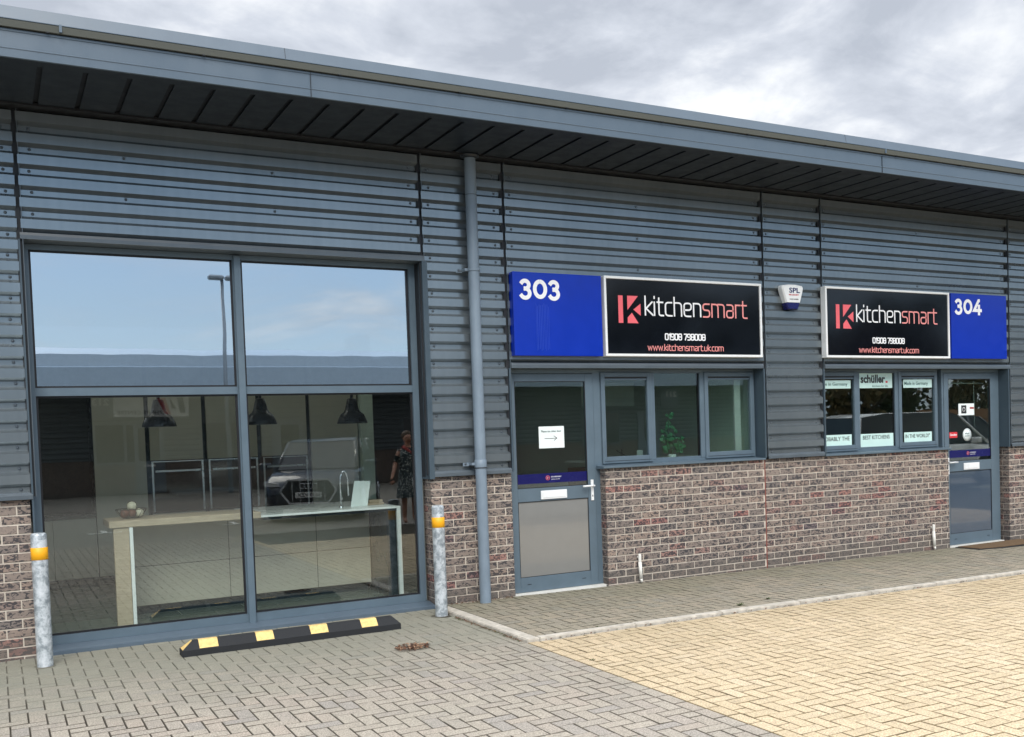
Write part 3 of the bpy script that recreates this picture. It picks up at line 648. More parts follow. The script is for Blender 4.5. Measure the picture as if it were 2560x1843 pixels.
# fascia and gutter
mb = MB(); FY = -1.2475
mb.prism([(FY + .02, 4.322), (FY, 4.324), (FY - .002, 4.378), (FY - 0.006, 4.382), (FY - .006, 4.387), (FY, 4.391), (FY, 4.496), (FY - .006, 4.498), (FY - .006, 4.512), (FY + .02, 4.513)], XA, XB, 'fascia')
for x in (2.27, 8.42, 14.6): mb.box(x, x + 0.004, FY - .0075, FY - .0005, 4.324, 4.511, 'gasket')
obj('fascia', mb, BLD)
mb = MB(); mb.prism([(FY + .03, 4.526), (FY - .03, 4.519), (FY - .045, 4.560), (FY - .038, 4.566), (FY + 0.16, 4.566), (FY + .16, 4.526)], XA, XB, 'gutter_moss')
mb.box(XA, XB, FY - .0472, FY - .036, 4.5665, 4.571, 'fascia')
x = 0.45
while x < XB:
    mb.box(x, x + .02, FY - .034, FY - .008, 4.5125, 4.5185, 'gasket'); x += 1.02
for x in (0.53, 8.43): mb.box(x, x + .018, FY - .0485, FY - .03, 4.523, 4.575, 'fascia')
obj('gutter', mb, BLD)
mb = MB(); mb.prism([(FY + .165, 4.55), (FY + .165, 4.60), (FY + .20, 4.742), (FY + .24, 4.750), (FY + .24, 4.55)], XA, XB, 'fascia')
for x in (2.13, 8.08, 14.0): mb.face([(x, FY + .1643, 4.60), (x + .004, FY + .1643, 4.60), (x + .004, FY + .1985, 4.742), (x, FY + .1985, 4.742)], 'gasket')
obj('eaves_flashing', mb, BLD)
mb = MB(); mb.prism([(FY + .24, 4.70), (8.0, 5.6), (8.0, 5.55), (FY + .24, 4.56)], XA, XB, 'roof_sheet'); obj('roof', mb, BLD)

# showroom window
WY = 0.150
W = MB()
fx0, fx1, fz0, fz1 = 0.262, 3.590, 0.035, 3.302
W.box(fx0, 0.318, WY, 0.235, fz0, fz1, 'frame_paint'); W.box(3.530, fx1, WY, 0.235, fz0, fz1, 'frame_paint')
W.box(0.318, 3.530, WY, 0.235, 3.258, fz1, 'frame_paint'); W.box(0.318, 3.530, WY, 0.235, fz0, 0.108, 'frame_paint')
W.box(0.3185, 1.8975, WY + .002, 0.235, 2.074, 2.140, 'frame_paint'); W.box(1.9725, 3.5295, WY + .002, 0.235, 2.074, 2.140, 'frame_paint')
W.box(1.898, 1.972, WY + .004, 0.235, 0.108, 3.258, 'frame_paint'); W.bbox(1.906, 1.964, WY - 0.035, WY + .0035, 0.022, 3.29, 'frame_paint', .003)
for a, b_, c, d in ((0.318, 1.898, 0.108, 2.074), (0.318, 1.898, 2.140, 3.258), (1.972, 3.530, 0.108, 2.074), (1.972, 3.530, 2.140, 3.258)):
    g = 0.016
    W.box(a, a + g, .178, .2, c, d, 'gasket'); W.box(b_ - g, b_, .178, .2, c, d, 'gasket'); W.box(a + g, b_ - g, .178, .2, c, c + g, 'gasket'); W.box(a + g, b_ - g, .178, .2, d - g, d, 'gasket')
W.box(3.590, 3.592, WY - .1, .23, 1.25, 3.30, 'gasket')
win = obj('showroom_window', W, BLD)
for a, b_, c, d, mt, lb in ((0.318, 1.898, 0.108, 2.074, 'glass', None), (1.972, 3.530, 0.108, 2.074, 'glass', None), (0.318, 1.898, 2.140, 3.258, 'glass_coated', 'upper pane mirroring blue sky and the opposite roof'), (1.972, 3.530, 2.140, 3.258, 'glass_coated', 'upper pane mirroring blue sky and the opposite roof')):
    mb = MB(); mb.box(a + .012, b_ - .012, .184, .192, c + .012, d - .012, mt); obj('pane', mb, win, lb)
mb = MB(); mb.prism([(0.235, -0.04), (-0.004, -0.04), (-0.004, 0.006), (0.004, 0.012), (0.140, 0.034), (0.235, 0.034)], 0.262, 3.618, 'fascia'); sill = obj('window_sill', mb, BLD)
w2 = win.copy(); COL.objects.link(w2); w2.location.x += 12.604          # the same window of the next unit
for ch in list(win.children):
    c = ch.copy(); COL.objects.link(c); c.parent = w2
s2 = sill.copy(); COL.objects.link(s2); s2.location.x += 12.604

# 303 and 304 openings: frame, casements, door
FY0 = 0.115
def opening(mx, sx0, sx1, dmx):
    # mx maps a 303-side x to world x (mirrored for 304); returns window and door objects
    def X(a, b_): a, b_ = mx(a), mx(b_); return (min(a, b_), max(a, b_))
    F = MB()
    def bx(mb, a, b_, y0, y1, z0, z1, mt): a, b_ = X(a, b_); mb.box(a, b_, y0, y1, z0, z1, mt)
    zb = 1.272
    bx(F, 5.600, 5.622, FY0 + .02, .19, zb, 2.292, 'frame_paint'); bx(F, 7.690, 7.711, FY0 + .02, .19, zb, 2.292, 'frame_paint')
    bx(F, 5.622, 7.690, FY0 + .02, .19, 2.252, 2.292, 'frame_paint'); bx(F, 5.622, 7.690, FY0 + .02, .19, zb, zb + 0.030, 'frame_paint')
    for a, b_ in ((6.262, 6.312), (6.925, 6.985)): bx(F, a, b_, FY0 + .015, .19, zb + .030, 2.252, 'frame_paint')
    bx(F, 6.312, 6.925, FY0 + .022, .19, zb + .0305, 1.320, 'frame_paint')
    bx(F, 6.312, 6.322, .150, .17, 1.320, 2.2515, 'gasket'); bx(F, 6.905, 6.925, .150, .17, 1.320, 2.2515, 'gasket')
    w = obj('window', F, BLD)
    for a, b_ in ((5.622, 6.262), (6.985, 7.690)):
        C_ = MB(); a2, b2 = X(a, b_)
        C_.bbox(a2, a2 + .05, FY0, FY0 + .045, zb + .012, 2.26, 'frame_paint', .003); C_.bbox(b2 - .05, b2, FY0, FY0 + .045, zb + .012, 2.26, 'frame_paint', .003)
        C_.bbox(a2 + .05, b2 - .05, FY0 + .001, FY0 + .045, zb + .012, zb + .085, 'frame_paint', .003); C_.bbox(a2 + .05, b2 - .05, FY0 + .001, FY0 + .045, 2.212, 2.26, 'frame_paint', .003)
        C_.box(a2 + .022, b2 - .022, FY0 - .0015, FY0 - .0002, zb + .036, zb + .040, 'gasket')
        C_.box(a2 + .05, b2 - .05, FY0 + .012, FY0 + .04, 2.196, 2.212, 'gasket')
        C_.box(a2 + .052, b2 - .055, FY0 + .008, FY0 + .03, 2.176, 2.194, 'frame_paint')    # trickle vent hood
        c = obj('casement', C_, w)
        mb = MB(); mb.box(a2 + .045, b2 - .045, .142, .148, zb + .08, 2.205, 'glass_tinted'); obj('pane', mb, w)
    mb = MB(); a2, b2 = X(6.312, 6.925); mb.box(a2 + .002, b2 - .002, .150, .156, 1.321, 2.250, 'glass_tinted'); obj('pane', mb, w)
    # sill
    S = MB(); a2, b2 = sx0, sx1
    S.prism([(0.17, 1.238), (-0.030, 1.238), (-0.045, 1.244), (-0.045, 1.262), (0.115, 1.2715), (0.17, 1.2715)], a2, b2, 'frame_paint'); obj('window_sill', S, BLD)
    for q in (6.55, 6.75):
        S = MB()
    # door frame
    mx = dmx; D = MB(); zg = gz(mx(5.0))
    bx(D, 4.474, 4.506, FY0, .19, zg + .012, 2.292, 'frame_paint'); bx(D, 5.520, 5.598, FY0, .19, zg + .012, 2.292, 'frame_paint'); bx(D, 4.506, 5.520, FY0, .19, 2.250, 2.292, 'frame_paint')
    df = obj('door_frame', D, BLD)
    T_ = MB(); bx(T_, 4.478, 5.59, 0.05, .2, zg - .02, zg + .011, 'white_plastic'); obj('threshold', T_, BLD)
    Dr = MB(); y0, y1 = FY0 - .008, FY0 + .045; z0 = zg + .014; z1 = 2.245
    a2, b2 = X(4.510, 5.516); s1, s2 = 0.085, 0.094
    Dr.bbox(a2, a2 + s1, y0, y1, z0, z1, 'frame_paint', .003); Dr.bbox(b2 - s2, b2, y0, y1, z0, z1, 'frame_paint', .003)
    Dr.bbox(a2 + s1, b2 - s2, y0 + .001, y1, z0, z0 + .150, 'frame_paint', .003); Dr.bbox(a2 + s1, b2 - s2, y0 + .001, y1, .936, 1.072, 'frame_paint', .003); Dr.bbox(a2 + s1, b2 - s2, y0 + .001, y1, 2.168, z1, 'frame_paint', .003)
    for q in (a2 + .16, b2 - .20): Dr.box(q, q + .045, y0 - .001, y0 + .0005, z0 + .075, z0 + .081, 'gasket')
    ga, gb = a2 + s1, b2 - s2
    for (c, d) in ((z0 + .15, .936), (1.072, 2.168)):
        Dr.box(ga, ga + .006, y0 + .004, y0 + .02, c, d, 'gasket'); Dr.box(gb - .006, gb, y0 + .004, y0 + .02, c, d, 'gasket'); Dr.box(ga + .006, gb - .006, y0 + .004, y0 + .02, d - .006, d, 'gasket'); Dr.box(ga + .006, gb - .006, y0 + .004, y0 + .02, c, c + .006, 'gasket')
    return w, Dr, (ga, gb, z0, y0)
w3, D3, (ga, gb, dz0, dy) = opening(lambda x: x, 5.53, 7.715, lambda x: x)
w4, D4, (ga4, gb4, dz4, dy4) = opening(lambda x: x + 3.07, 8.64, 10.826, lambda x: x + 6.362)
for D_, a, b_, z0, pm, lb, hx, s in ((D3, ga, gb, dz0, 'panel_glass_beige', 'glazed door of unit 303 with pale lower panel', 5.468, -1), (D4, ga4, gb4, dz4, 'panel_glass_blue', 'glazed door of unit 304 with mirror dark lower panel', 10.925, 1)):
    dr = obj('door', D_, BLD, lb)
    mb = MB(); mb.box(a + .003, b_ - .003, dy + .014, dy + .020, 1.075, 2.165, 'glass_tinted'); obj('pane', mb, dr)
    mb = MB(); mb.box(a + .003, b_ - .003, dy + .012, dy + .022, z0 + .153, .933, pm); obj('lower_panel', mb, dr)
    lx = 4.855 if s < 0 else 11.225
    mb = MB(); mb.bbox(lx, lx + .305, dy - .012, dy + .002, .952, 1.042, 'white_gloss', .003); mb.bbox(lx + .018, lx + .287, dy - .016, dy - .0121, .968, 1.028, 'white_gloss', .002); obj('letter_plate', mb, dr)
    mb = MB(); mb.bbox(hx - .016, hx + .016, dy - .012, dy + .002, .905, 1.125, 'white_gloss', .003)
    mb.tube([(hx, dy - .012, 1.062), (hx, dy - .055, 1.062)], .011, 'white_gloss'); mb.tube([(hx, dy - .052, 1.062), (hx + s * .06, dy - .055, 1.063), (hx + s * .135, dy - .05, 1.062)], .010, 'white_gloss')
    mb.box(hx - .004, hx + .004, dy - .0135, dy - .0122, .945, .965, 'gasket'); obj('handle', mb, dr)

# downpipe
DP = MB(); px, py, pr_ = 4.092, -0.125, 0.0545
DP.lathe([(pr_, -0.015), (pr_, 1.325)], (px, py, 0), 'pipe_grey', 28); DP.lathe([(pr_ + .004, 1.325), (pr_ + .005, 1.33), (pr_ + .005, 1.395), (pr_ + .001, 1.40), (pr_, 1.40)], (px, py, 0), 'pipe_grey', 28)
DP.lathe([(pr_, 1.40), (pr_, 4.30)], (px, py, 0), 'pipe_grey', 28); DP.lathe([(pr_ + .005, 1.317), (pr_ + .0055, 1.324)], (px, py, 0), 'gasket', 28)
DP.lathe([(pr_ + .003, 3.95), (pr_ + .003, 3.953)], (px, py, 0), 'gasket', 28)
DP.lathe([(pr_, 4.30), (pr_ + .035, 4.315), (pr_ + .035, 4.33)], (px, py, 0), 'soffit', 28)
dp = obj('downpipe', DP, BLD)
for z in (3.235, 1.36):
    mb = MB()
    if z > 2: mb.lathe([(pr_ + .0085, z - .013), (pr_ + .0085, z + .013)], (px, py, 0), 'pipe_grey', 28)
    mb.box(px - .15, px - .085, -.045, -.036, z - .02, z + .018, 'pipe_grey'); mb.box(px - .09, px - .048, -.12, -.036, z - .012, z + .012, 'pipe_grey'); screw(mb, px - .125, -.045, z)
    obj('pipe_bracket', mb, dp)
# white overflow pipes
for x, zt in ((5.947, 0.305), (10.462, 0.285)):
    mb = MB(); z0 = gz(x)
    mb.tube([(x, 0.02, zt - .04), (x, -.02, zt - .04), (x, -.04, zt - .045)], .013, 'white_plastic'); mb.lathe([(.0165, zt - .105), (.0165, zt - .01), (.012, zt)], (x, -.042, 0), 'white_plastic', 14)
    mb.tube([(x, -.042, zt - .09), (x + .005, -.048, z0 + .05)], .0195, 'white_plastic', 14); mb.tube([(x + .005, -.048, z0 + .051), (x + .010, -.058, z0 + .012)], .0185, 'white_plastic', 14, .010)
    obj('overflow_pipe', mb, BLD)

# interior shell
def part(name, f, parent=BLD, label=None):
    mb = MB(); f(mb); return obj(name, mb, parent, label)
part('interior_floor', lambda m_: m_.box(-0.6, 20, 0.236, 7.2, -0.1, 0.0, 'slate_floor'))
def shell(m_):
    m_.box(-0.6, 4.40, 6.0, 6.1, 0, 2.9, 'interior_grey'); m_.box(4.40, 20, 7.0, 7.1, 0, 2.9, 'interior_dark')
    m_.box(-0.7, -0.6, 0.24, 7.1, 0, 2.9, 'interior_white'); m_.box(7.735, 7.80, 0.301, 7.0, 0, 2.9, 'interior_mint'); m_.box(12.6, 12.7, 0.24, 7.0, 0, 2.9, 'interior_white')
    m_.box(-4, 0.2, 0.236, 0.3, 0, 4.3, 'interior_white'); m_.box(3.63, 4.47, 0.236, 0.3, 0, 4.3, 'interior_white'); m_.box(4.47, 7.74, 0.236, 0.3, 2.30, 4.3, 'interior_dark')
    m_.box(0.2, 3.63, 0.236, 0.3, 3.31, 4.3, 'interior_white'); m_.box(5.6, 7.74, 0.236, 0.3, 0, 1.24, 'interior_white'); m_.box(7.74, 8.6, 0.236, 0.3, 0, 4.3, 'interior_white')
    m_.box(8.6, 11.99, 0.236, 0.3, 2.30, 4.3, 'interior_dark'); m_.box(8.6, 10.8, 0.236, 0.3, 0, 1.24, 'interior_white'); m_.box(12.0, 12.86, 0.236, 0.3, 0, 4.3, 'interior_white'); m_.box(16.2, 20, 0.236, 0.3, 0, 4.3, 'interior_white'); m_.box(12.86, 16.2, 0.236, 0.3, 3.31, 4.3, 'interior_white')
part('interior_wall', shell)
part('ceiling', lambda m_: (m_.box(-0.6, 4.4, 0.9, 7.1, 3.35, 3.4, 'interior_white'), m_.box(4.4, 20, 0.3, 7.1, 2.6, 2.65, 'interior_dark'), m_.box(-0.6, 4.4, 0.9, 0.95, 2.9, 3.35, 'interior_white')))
part('wall_column', lambda m_: m_.box(4.225, 4.385, 4.0, 4.6, 0, 3.0, 'interior_mint'))
part('dividing_wall', lambda m_: m_.box(4.39, 4.41, 4.2, 6.2, 0, 2.9, 'interior_dark'))
#@@REST
# ------------------------------------------------------------------ signs
def number_sign(x0, x1, z0, z1, keys, dx0, dx1, label, joint=True):
    t = thing('unit_number_sign', label, 'sign', ((x0 + x1) / 2, -0.04, z0), 'blue unit number signs')
    mb = MB(); mb.bbox(x0, x1, -0.125, -0.036, z0, z1, 'sign_blue', .004); obj('sign_panel', mb, t)
    mb = MB(); strokes(mb, keys, dx0, dx1, z1 - .258, .185, 0.040, 'letter_white', -0.1285); obj('lettering', mb, t)
    if joint:
        mb = MB()
        for i in range(9):
            xx = x0 + .245 + .018 * i + random.uniform(-.004, .004)
            mb.box(xx, xx + .003 + .004 * random.random(), -.1262, -.1255, z0 + .05 + .01 * (i % 3), z1 - .30 - .04 * random.random(), 'streak')
        obj('water_streaks', mb, t)
    return t
simple('streak', (0.006, 0.045, 0.42), 0.5)
number_sign(4.505, 5.523, 2.412, 3.242, ['B3', 'B0', 'B3'], 4.585, 5.02, 'blue sign panel with white number 303 over the left glazed door')
number_sign(10.772, 11.845, 2.420, 3.262, ['B3', 'B0', 'B4'], 10.845, 11.33, 'blue sign panel with white number 304 over the right glazed door', False)
def shop_sign(x0, x1, z0, z1, s, label):
    t = thing('shop_sign', label, 'sign', ((x0 + x1) / 2, -0.04, z0), 'black kitchen shop signs')
    mb = MB(); mb.bbox(x0 + .03, x1 - .03, -0.112, -0.036, z0 + .03, z1 - .03, 'sign_black', .002); obj('sign_panel', mb, t)
    mb = MB(); w = .027
    mb.bbox(x0, x1, -.125, -.036, z1 - w, z1, 'white_gloss', .004); mb.bbox(x0, x1, -.125, -.036, z0, z0 + w, 'white_gloss', .004)
    mb.bbox(x0, x0 + w, -.1245, -.037, z0 + w, z1 - w, 'white_gloss', .004); mb.bbox(x1 - w, x1, -.1245, -.037, z0 + w, z1 - w, 'white_gloss', .004); obj('sign_frame', mb, t)
    mb = MB(); y = -.1150; th = .003; zb = z0 + .350; zt = z0 + .637; X = lambda a: x0 + .172 + a * s
    def poly(ps): mb.prism([(X(a), zb + b * (zt - zb)) for a, b in ps], y, y + th, 'logo_red', axis='y')
    poly([(0, 0), (.056, 0), (.056, 1), (0, 1)]); poly([(.112, .48), (.112, 1), (.246, 1)]); poly([(.186, .50), (.276, .72), (.276, .28)]); poly([(.112, 0), (.246, 0), (.166, .38), (.112, .20)])
    obj('logo', mb, t)
    mb = MB(); zc = z0 + .440; hh = .200; xe = x0 + .508 * 1.0; tw = 1.36 * s
    kt = list('kitchen'); sm = list('smart'); w1 = sum(GL[c][1] for c in kt); w2 = sum(GL[c][1] for c in sm) - .22; u = tw / (w1 + w2)
    strokes(mb, kt, xe, xe + (w1 - .22) * u, zc, hh, .0165, 'letter_white', y - .0005)
    obj('lettering', mb, t, 'white lettering'); mb = MB()
    strokes(mb, list('01908 798008'), x0 + .755 * s, x0 + 1.285 * s, z0 + .183, .062, .0125, 'letter_white', y - .0005); obj('phone_number', mb, t)
    mb = MB(); strokes(mb, sm, xe + w1 * u, xe + tw, zc, hh, .0165, 'letter_pink', y - .0005)
    obj('lettering', mb, t, 'pink lettering'); mb = MB()
    strokes(mb, list('www.kitchensmart.uk.com'), x0 + .528 * s, x0 + 1.53 * s, z0 + .066, .066, .0080, 'letter_pink', y - .0005); obj('web_address', mb, t)
shop_sign(5.557, 7.645, 2.415, 3.250, 1.0, 'black kitchensmart sign in a white frame, beside the blue 303 panel')
shop_sign(8.612, 10.742, 2.420, 3.266, 1.02, 'black kitchensmart sign in a white frame, beside the blue 304 panel')

# alarm bell box
t = thing('alarm_box', 'white and blue burglar alarm box on the ribbed cladding between the two signs', 'alarm box', (8.11, -0.036, 2.98))
def ab(z, f=1.0):  # half width at height
    return 0.075 + (0.16 - 0.075) * max(0, min(1, (z - 2.975) / 0.24)) ** 0.9
def alarm(za, zb, y0, y1, mat, g=0.0):
    mb = MB(); n = 8; pts = []
    zs = [za + (zb - za) * i / n for i in range(n + 1)]
    pts = [(8.118 - ab(z) + g, z) for z in zs]; top = []
    if zb > 3.2:
        pts = [p for p in pts if p[1] < 3.225]; top = [(8.118 - .160 + g, 3.232), (8.118 - .148, 3.252), (8.118 - .05, 3.264), (8.118 + .05, 3.264), (8.118 + .148, 3.252), (8.118 + .160 - g, 3.232)]
    poly = pts + top + [(2 * 8.118 - a, b) for a, b in pts[::-1]]
    poly_in = [(8.118 + (a - 8.118) * .90, 3.12 + (b - 3.12) * .94) for a, b in poly]; n = len(poly)
    vs = [(a, y1, b) for a, b in poly] + [(a, y0 + .018, b) for a, b in poly] + [(a, y0, b) for a, b in poly_in]
    fs = [(i, (i + 1) % n, n + (i + 1) % n, n + i) for i in range(n)] + [(n + i, n + (i + 1) % n, 2 * n + (i + 1) % n, 2 * n + i) for i in range(n)] + [tuple(range(2 * n, 3 * n))]
    mb.mesh(vs, fs, mat); return mb
obj('cover', alarm(3.052, 3.264, -.125, -.04, 'white_gloss'), t); obj('light_lens', alarm(2.975, 3.0515, -.120, -.04, 'dark_blue'), t)
mb = MB(); text_mesh(mb, 'SPL', 8.055, 8.215, 3.165, .060, 'dark_blue', -.1275, .002, .02); obj('lettering', mb, t); mb = MB(); text_mesh(mb, 'FIRE & SECURITY', 8.05, 8.20, 3.135, .016, 'red_vinyl', -.1275, .002, .01); obj('lettering', mb, t); mb = MB(); text_mesh(mb, '01234 567890', 8.06, 8.19, 3.085, .014, 'ink_black', -.1275, .002)
obj('lettering', mb, t)

# notices and stickers on the glass
def flat(name, x0, x1, z0, z1, y, mat, label, cat, txt=(), group=None):
    t = thing(name, label, cat, ((x0 + x1) / 2, y, z0), group)
    mb = MB(); mb.box(x0, x1, y, y + .0015, z0, z1, mat); obj('sheet', mb, t)
    if txt:
        for a in txt: mb = MB(); a(mb); obj('print', mb, t)
    return t
yg = dy + .0115
def arrow(mb):
    ribbon(mb, [(4.93, 1.578), (5.00, 1.577), (5.07, 1.580)], .005, lambda p: p, 'ink_black', yg - .0022, .001); ribbon(mb, [(5.035, 1.603), (5.072, 1.580), (5.038, 1.556)], .005, lambda p: p, 'ink_black', yg - .0026, .001)
flat('paper_notice', 4.862, 5.158, 1.478, 1.703, yg - .001, 'paper', 'white paper notice with a black arrow taped inside the door of 303', 'notice', [lambda m_: text_mesh(m_, 'Please use other door', 4.89, 5.125, 1.642, .022, 'ink_teal', yg - .0022, .001, .012), arrow])
def band(x0, x1, lx, label):
    t = thing('door_film', label, 'vinyl strip', ((x0 + x1) / 2, yg, 1.08), 'blue vinyl strips on the doors')
    mb = MB(); mb.box(x0, x1, yg, yg + .001, 1.118, 1.218, 'dark_blue'); obj('film', mb, t)
    mb = MB(); mb.lathe([(.019, 0), (.024, 0), (.024, -.001), (.019, -.001)], (lx, yg - .0003, 1.170), 'logo_red', 20, axis='y', cap=False)
    ribbon(mb, [(lx - .008, 1.160), (lx - .002, 1.176), (lx + .008, 1.168)], .006, lambda p: p, 'letter_pink', yg - .001, .0008)
    for i, (w_, h_) in enumerate(((.12, .014), (.10, .010))): text_mesh(mb, 'KITCHENSMART' if i == 0 else 'kitchens for life', lx + .04, lx + .04 + w_, 1.172 - i * .022, h_, 'letter_white', yg - .001, .0008)
    obj('print', mb, t)
band(ga + .006, gb - .006, 4.95, 'dark blue vinyl strip with small logo across the glass of door 303')
band(ga4 + .006, gb4 - .006, 11.33, 'dark blue vinyl strip with small logo across the glass of door 304')
flat('paper_notice', 11.16, 11.465, 1.682, 1.838, yg - .001, 'paper', 'white card with black square and red tag on the door of 304', 'notice', [lambda m_: m_.box(11.212, 11.312, yg - .0022, yg - .001, 1.706, 1.815, 'ink_black'), lambda m_: m_.lathe([(.022, 0), (.028, 0), (.028, -.0004), (.022, -.0004)], (11.262, yg - .0024, 1.76), 'letter_white', 16, axis='y', cap=False), lambda m_: m_.box(11.38, 11.46, yg - .0022, yg - .001, 1.765, 1.79, 'scarf_red')])
flat('red_sticker', 10.975, 11.127, 1.385, 1.462, yg - .001, 'red_vinyl', 'small red sticker with white script on the glass of door 304', 'sticker', [lambda m_: text_mesh(m_, 'Quooker', 10.985, 11.118, 1.408, .035, 'letter_white', yg - .0022, .001, .02)])
t = thing('round_sticker', 'round white sticker with green print on the glass of door 304', 'sticker', (11.32, yg, 1.35))
mb = MB(); mb.lathe([(.0001, -.001), (.084, -.001), (.084, 0)], (11.32, yg, 1.42), 'paper', 28, axis='y'); obj('sheet', mb, t)
mb = MB(); mb.lathe([(.072, 0), (.076, 0), (.076, -.0008), (.072, -.0008)], (11.32, yg - .0012, 1.42), 'ink_teal', 28, axis='y', cap=False); text_mesh(mb, 'Which?', 11.275, 11.365, 1.422, .028, 'ink_teal', yg - .002, .001, .02); mb.box(11.275, 11.365, yg - .002, yg - .001, 1.398, 1.408, 'ink_teal'); obj('print', mb, t)

yw = .1405; yf = .1485; G_ = 'printed strips in the 304 window'
def L2(s, x0, x1, z0, h, mt, y, b_=0.0): return lambda m_: text_mesh(m_, s, x0, x1, z0, h, mt, y - .0014, .001, b_)
flat('window_vinyl', 8.775, 9.243, 2.060, 2.160, yw, 'vinyl_mint', 'mint strip reading Made in Germany at the top of the left casement', 'window sign', [L2('Made in Germany', 8.71, 9.19, 2.083, .052, 'ink_teal', yw, .01)], G_)
flat('window_vinyl', 10.160, 10.685, 2.060, 2.165, yw, 'vinyl_mint', 'mint strip reading Made in Germany at the top of the right casement', 'window sign', [L2('Made in Germany', 10.18, 10.61, 2.083, .055, 'ink_teal', yw, .01)], G_)
flat('window_vinyl', 9.535 - .145, 9.970, 2.061, 2.247, yf, 'vinyl_mint', 'mint panel with bold black brand word and red square, centre pane', 'window sign', [L2('schüller', 9.42, 9.845, 2.125, .105, 'ink_black', yf, .035), lambda m_: m_.box(9.853, 9.888, yf - .0014, yf - .0004, 2.126, 2.150, 'red_vinyl'), lambda m_: m_.box(9.868, 9.885, yf - .0014, yf - .0004, 2.205, 2.22, 'interior_mint'), L2('kitchens for life', 9.62, 9.89, 2.073, .028, 'ink_teal', yf)], G_)
flat('window_vinyl', 8.790, 9.243, 1.355, 1.490, yw, 'vinyl_mint', 'mint strip reading PROBABLY THE at the foot of the left casement', 'window sign', [L2('PROBABLY THE', 8.72, 9.205, 1.415, .050, 'ink_black', yw, .008)], G_)
flat('window_vinyl', 9.390, 9.972, 1.322, 1.486, yf, 'vinyl_mint', 'mint strip reading BEST KITCHENS at the foot of the centre pane', 'window sign', [L2('BEST KITCHENS', 9.44, 9.905, 1.415, .050, 'ink_black', yf, .008)], G_)
flat('window_vinyl', 10.160, 10.668, 1.358, 1.484, yw, 'vinyl_mint', 'mint strip reading IN THE WORLD at the foot of the right casement', 'window sign', [L2('IN THE WORLD!"', 10.18, 10.63, 1.410, .050, 'ink_black', yw, .008)], G_)

# ------------------------------------------------------------------ things on the paving
def bollard(x, label):
    t = thing('bollard', label, 'bollard', (x, -0.42, ROAD), 'galvanised steel bollards by the showroom window')
    mb = MB(); r = .0565
    mb.lathe([(r, ROAD - .05), (r, .79), (r, .985), (r - .004, 1.0), (r - .012, 1.006), (.0001, 1.008)], (x, -.42, 0), 'galvanised', 32); obj('post', mb, t)
    mb = MB(); mb.lathe([(r + .0008, .803), (r + .003, .804), (r + .003, .896), (r + .0008, .897)], (x, -.42, 0), 'tape_amber', 32); obj('reflective_band', mb, t)
    mb = MB(); n = 14; vs = []
    for k in range(n):
        a = 2 * math.pi * k / n; rr = .085 + random.uniform(-.02, .03); vs.append((x + rr * math.cos(a), -.42 + rr * math.sin(a), ROAD + .003))
    mb.face(vs, 'joint_sand'); obj('mortar_collar', mb, t)
bollard(0.268, 'left galvanised bollard with amber band, in front of the brick corner')
bollard(3.515, 'right galvanised bollard with amber band, beside the end of the kerb')
# rubber wheel stop with yellow patches
t = thing('wheel_stop', 'black rubber wheel stop with pale yellow patches below the showroom window', 'wheel stop', (2.1, -0.7, ROAD))
mb = MB(); x0, x1 = 1.205, 2.992; yF, yB = -.785, -.635; zb, zl, zt = ROAD + .001, .028, .092
sec = lambda x, e_: [(x, yF, zb), (x, yF, zl), (x + e_, yF + .062, zt), (x + e_, yB - .045, zt), (x, yB, zl), (x, yB, zb)]
A = sec(x0, .085); B_ = sec(x1, -.06); mb.mesh(A + B_, [(i, i + 1, 7 + i, 6 + i) for i in range(5)] + [(0, 5, 11, 6)], 'rubber')
mb.mesh(A, [(0, 1, 4, 5), (1, 2, 3, 4)], 'rubber'); mb.mesh(B_, [(0, 1, 4, 5), (1, 2, 3, 4)], 'rubber'); obj('rubber_body', mb, t)
for a, b_ in ((1.335, 1.478), (1.775, 1.915), (2.215, 2.362), (2.648, 2.790)):
    mb = MB(); s = .028; n = Vector((0, -.72, .69)) * .0015
    P0 = lambda x, f: (x, yF + .062 * f + n.y, zl + (zt - zl) * f + n.z)
    mb.face([P0(a, .08), P0(b_, .08), P0(b_, 1.0), P0(a, 1.0)], 'stop_yellow'); mb.face([(a, yF + .061, zt + .0012), (b_, yF + .061, zt + .0012), (b_, yB - .047, zt + .0012), (a, yB - .047, zt + .0012)], 'stop_yellow'); obj('yellow_patch', mb, t)
mb = MB(); mb.face([(x0 - .001 + .006, yF + .012, zl + .004), (x0 + .083, yF + .064, zt + .0005), (x0 + .083, yB - .05, zt + .0005), (x0 + .005, yB - .012, zl + .004)], 'stop_yellow'); obj('yellow_patch', mb, t)
# leaves
def leaf_heap(name, cx_, cy_, rx, ry, n, label, zb=ROAD, sz=(.012, .028), hgt=.02, line=False):
    mb = MB(); rnd = random.Random(n)
    for i in range(n):
        if line: x = cx_ + rnd.uniform(-rx, rx); y = cy_ + rnd.gauss(0, ry)
        else: a = rnd.uniform(0, 6.283); q = rnd.random() ** .7; x = cx_ + rx * q * math.cos(a); y = cy_ + ry * q * math.sin(a)
        l = rnd.uniform(*sz); w_ = l * rnd.uniform(.18, .38); d = rnd.uniform(0, 6.283); z = zb + .003 + rnd.random() * hgt * (1 - .5 * abs(x - cx_) / rx)
        u = Vector((math.cos(d), math.sin(d), rnd.uniform(-.4, .5))) * l; v_ = Vector((-math.sin(d), math.cos(d), rnd.uniform(-.4, .4))) * w_; c = Vector((x, y, z + l * .3))
        mb.face([c - u, c + v_ * .8, c + u, c - v_ * .8 + Vector((0, 0, l * .2))], rnd.choice(['leaf_brown', 'leaf_tan', 'leaf_dark', 'leaf_brown']))
    return tag(obj(name, mb, recalc=False), label, 'leaves', kind='stuff')
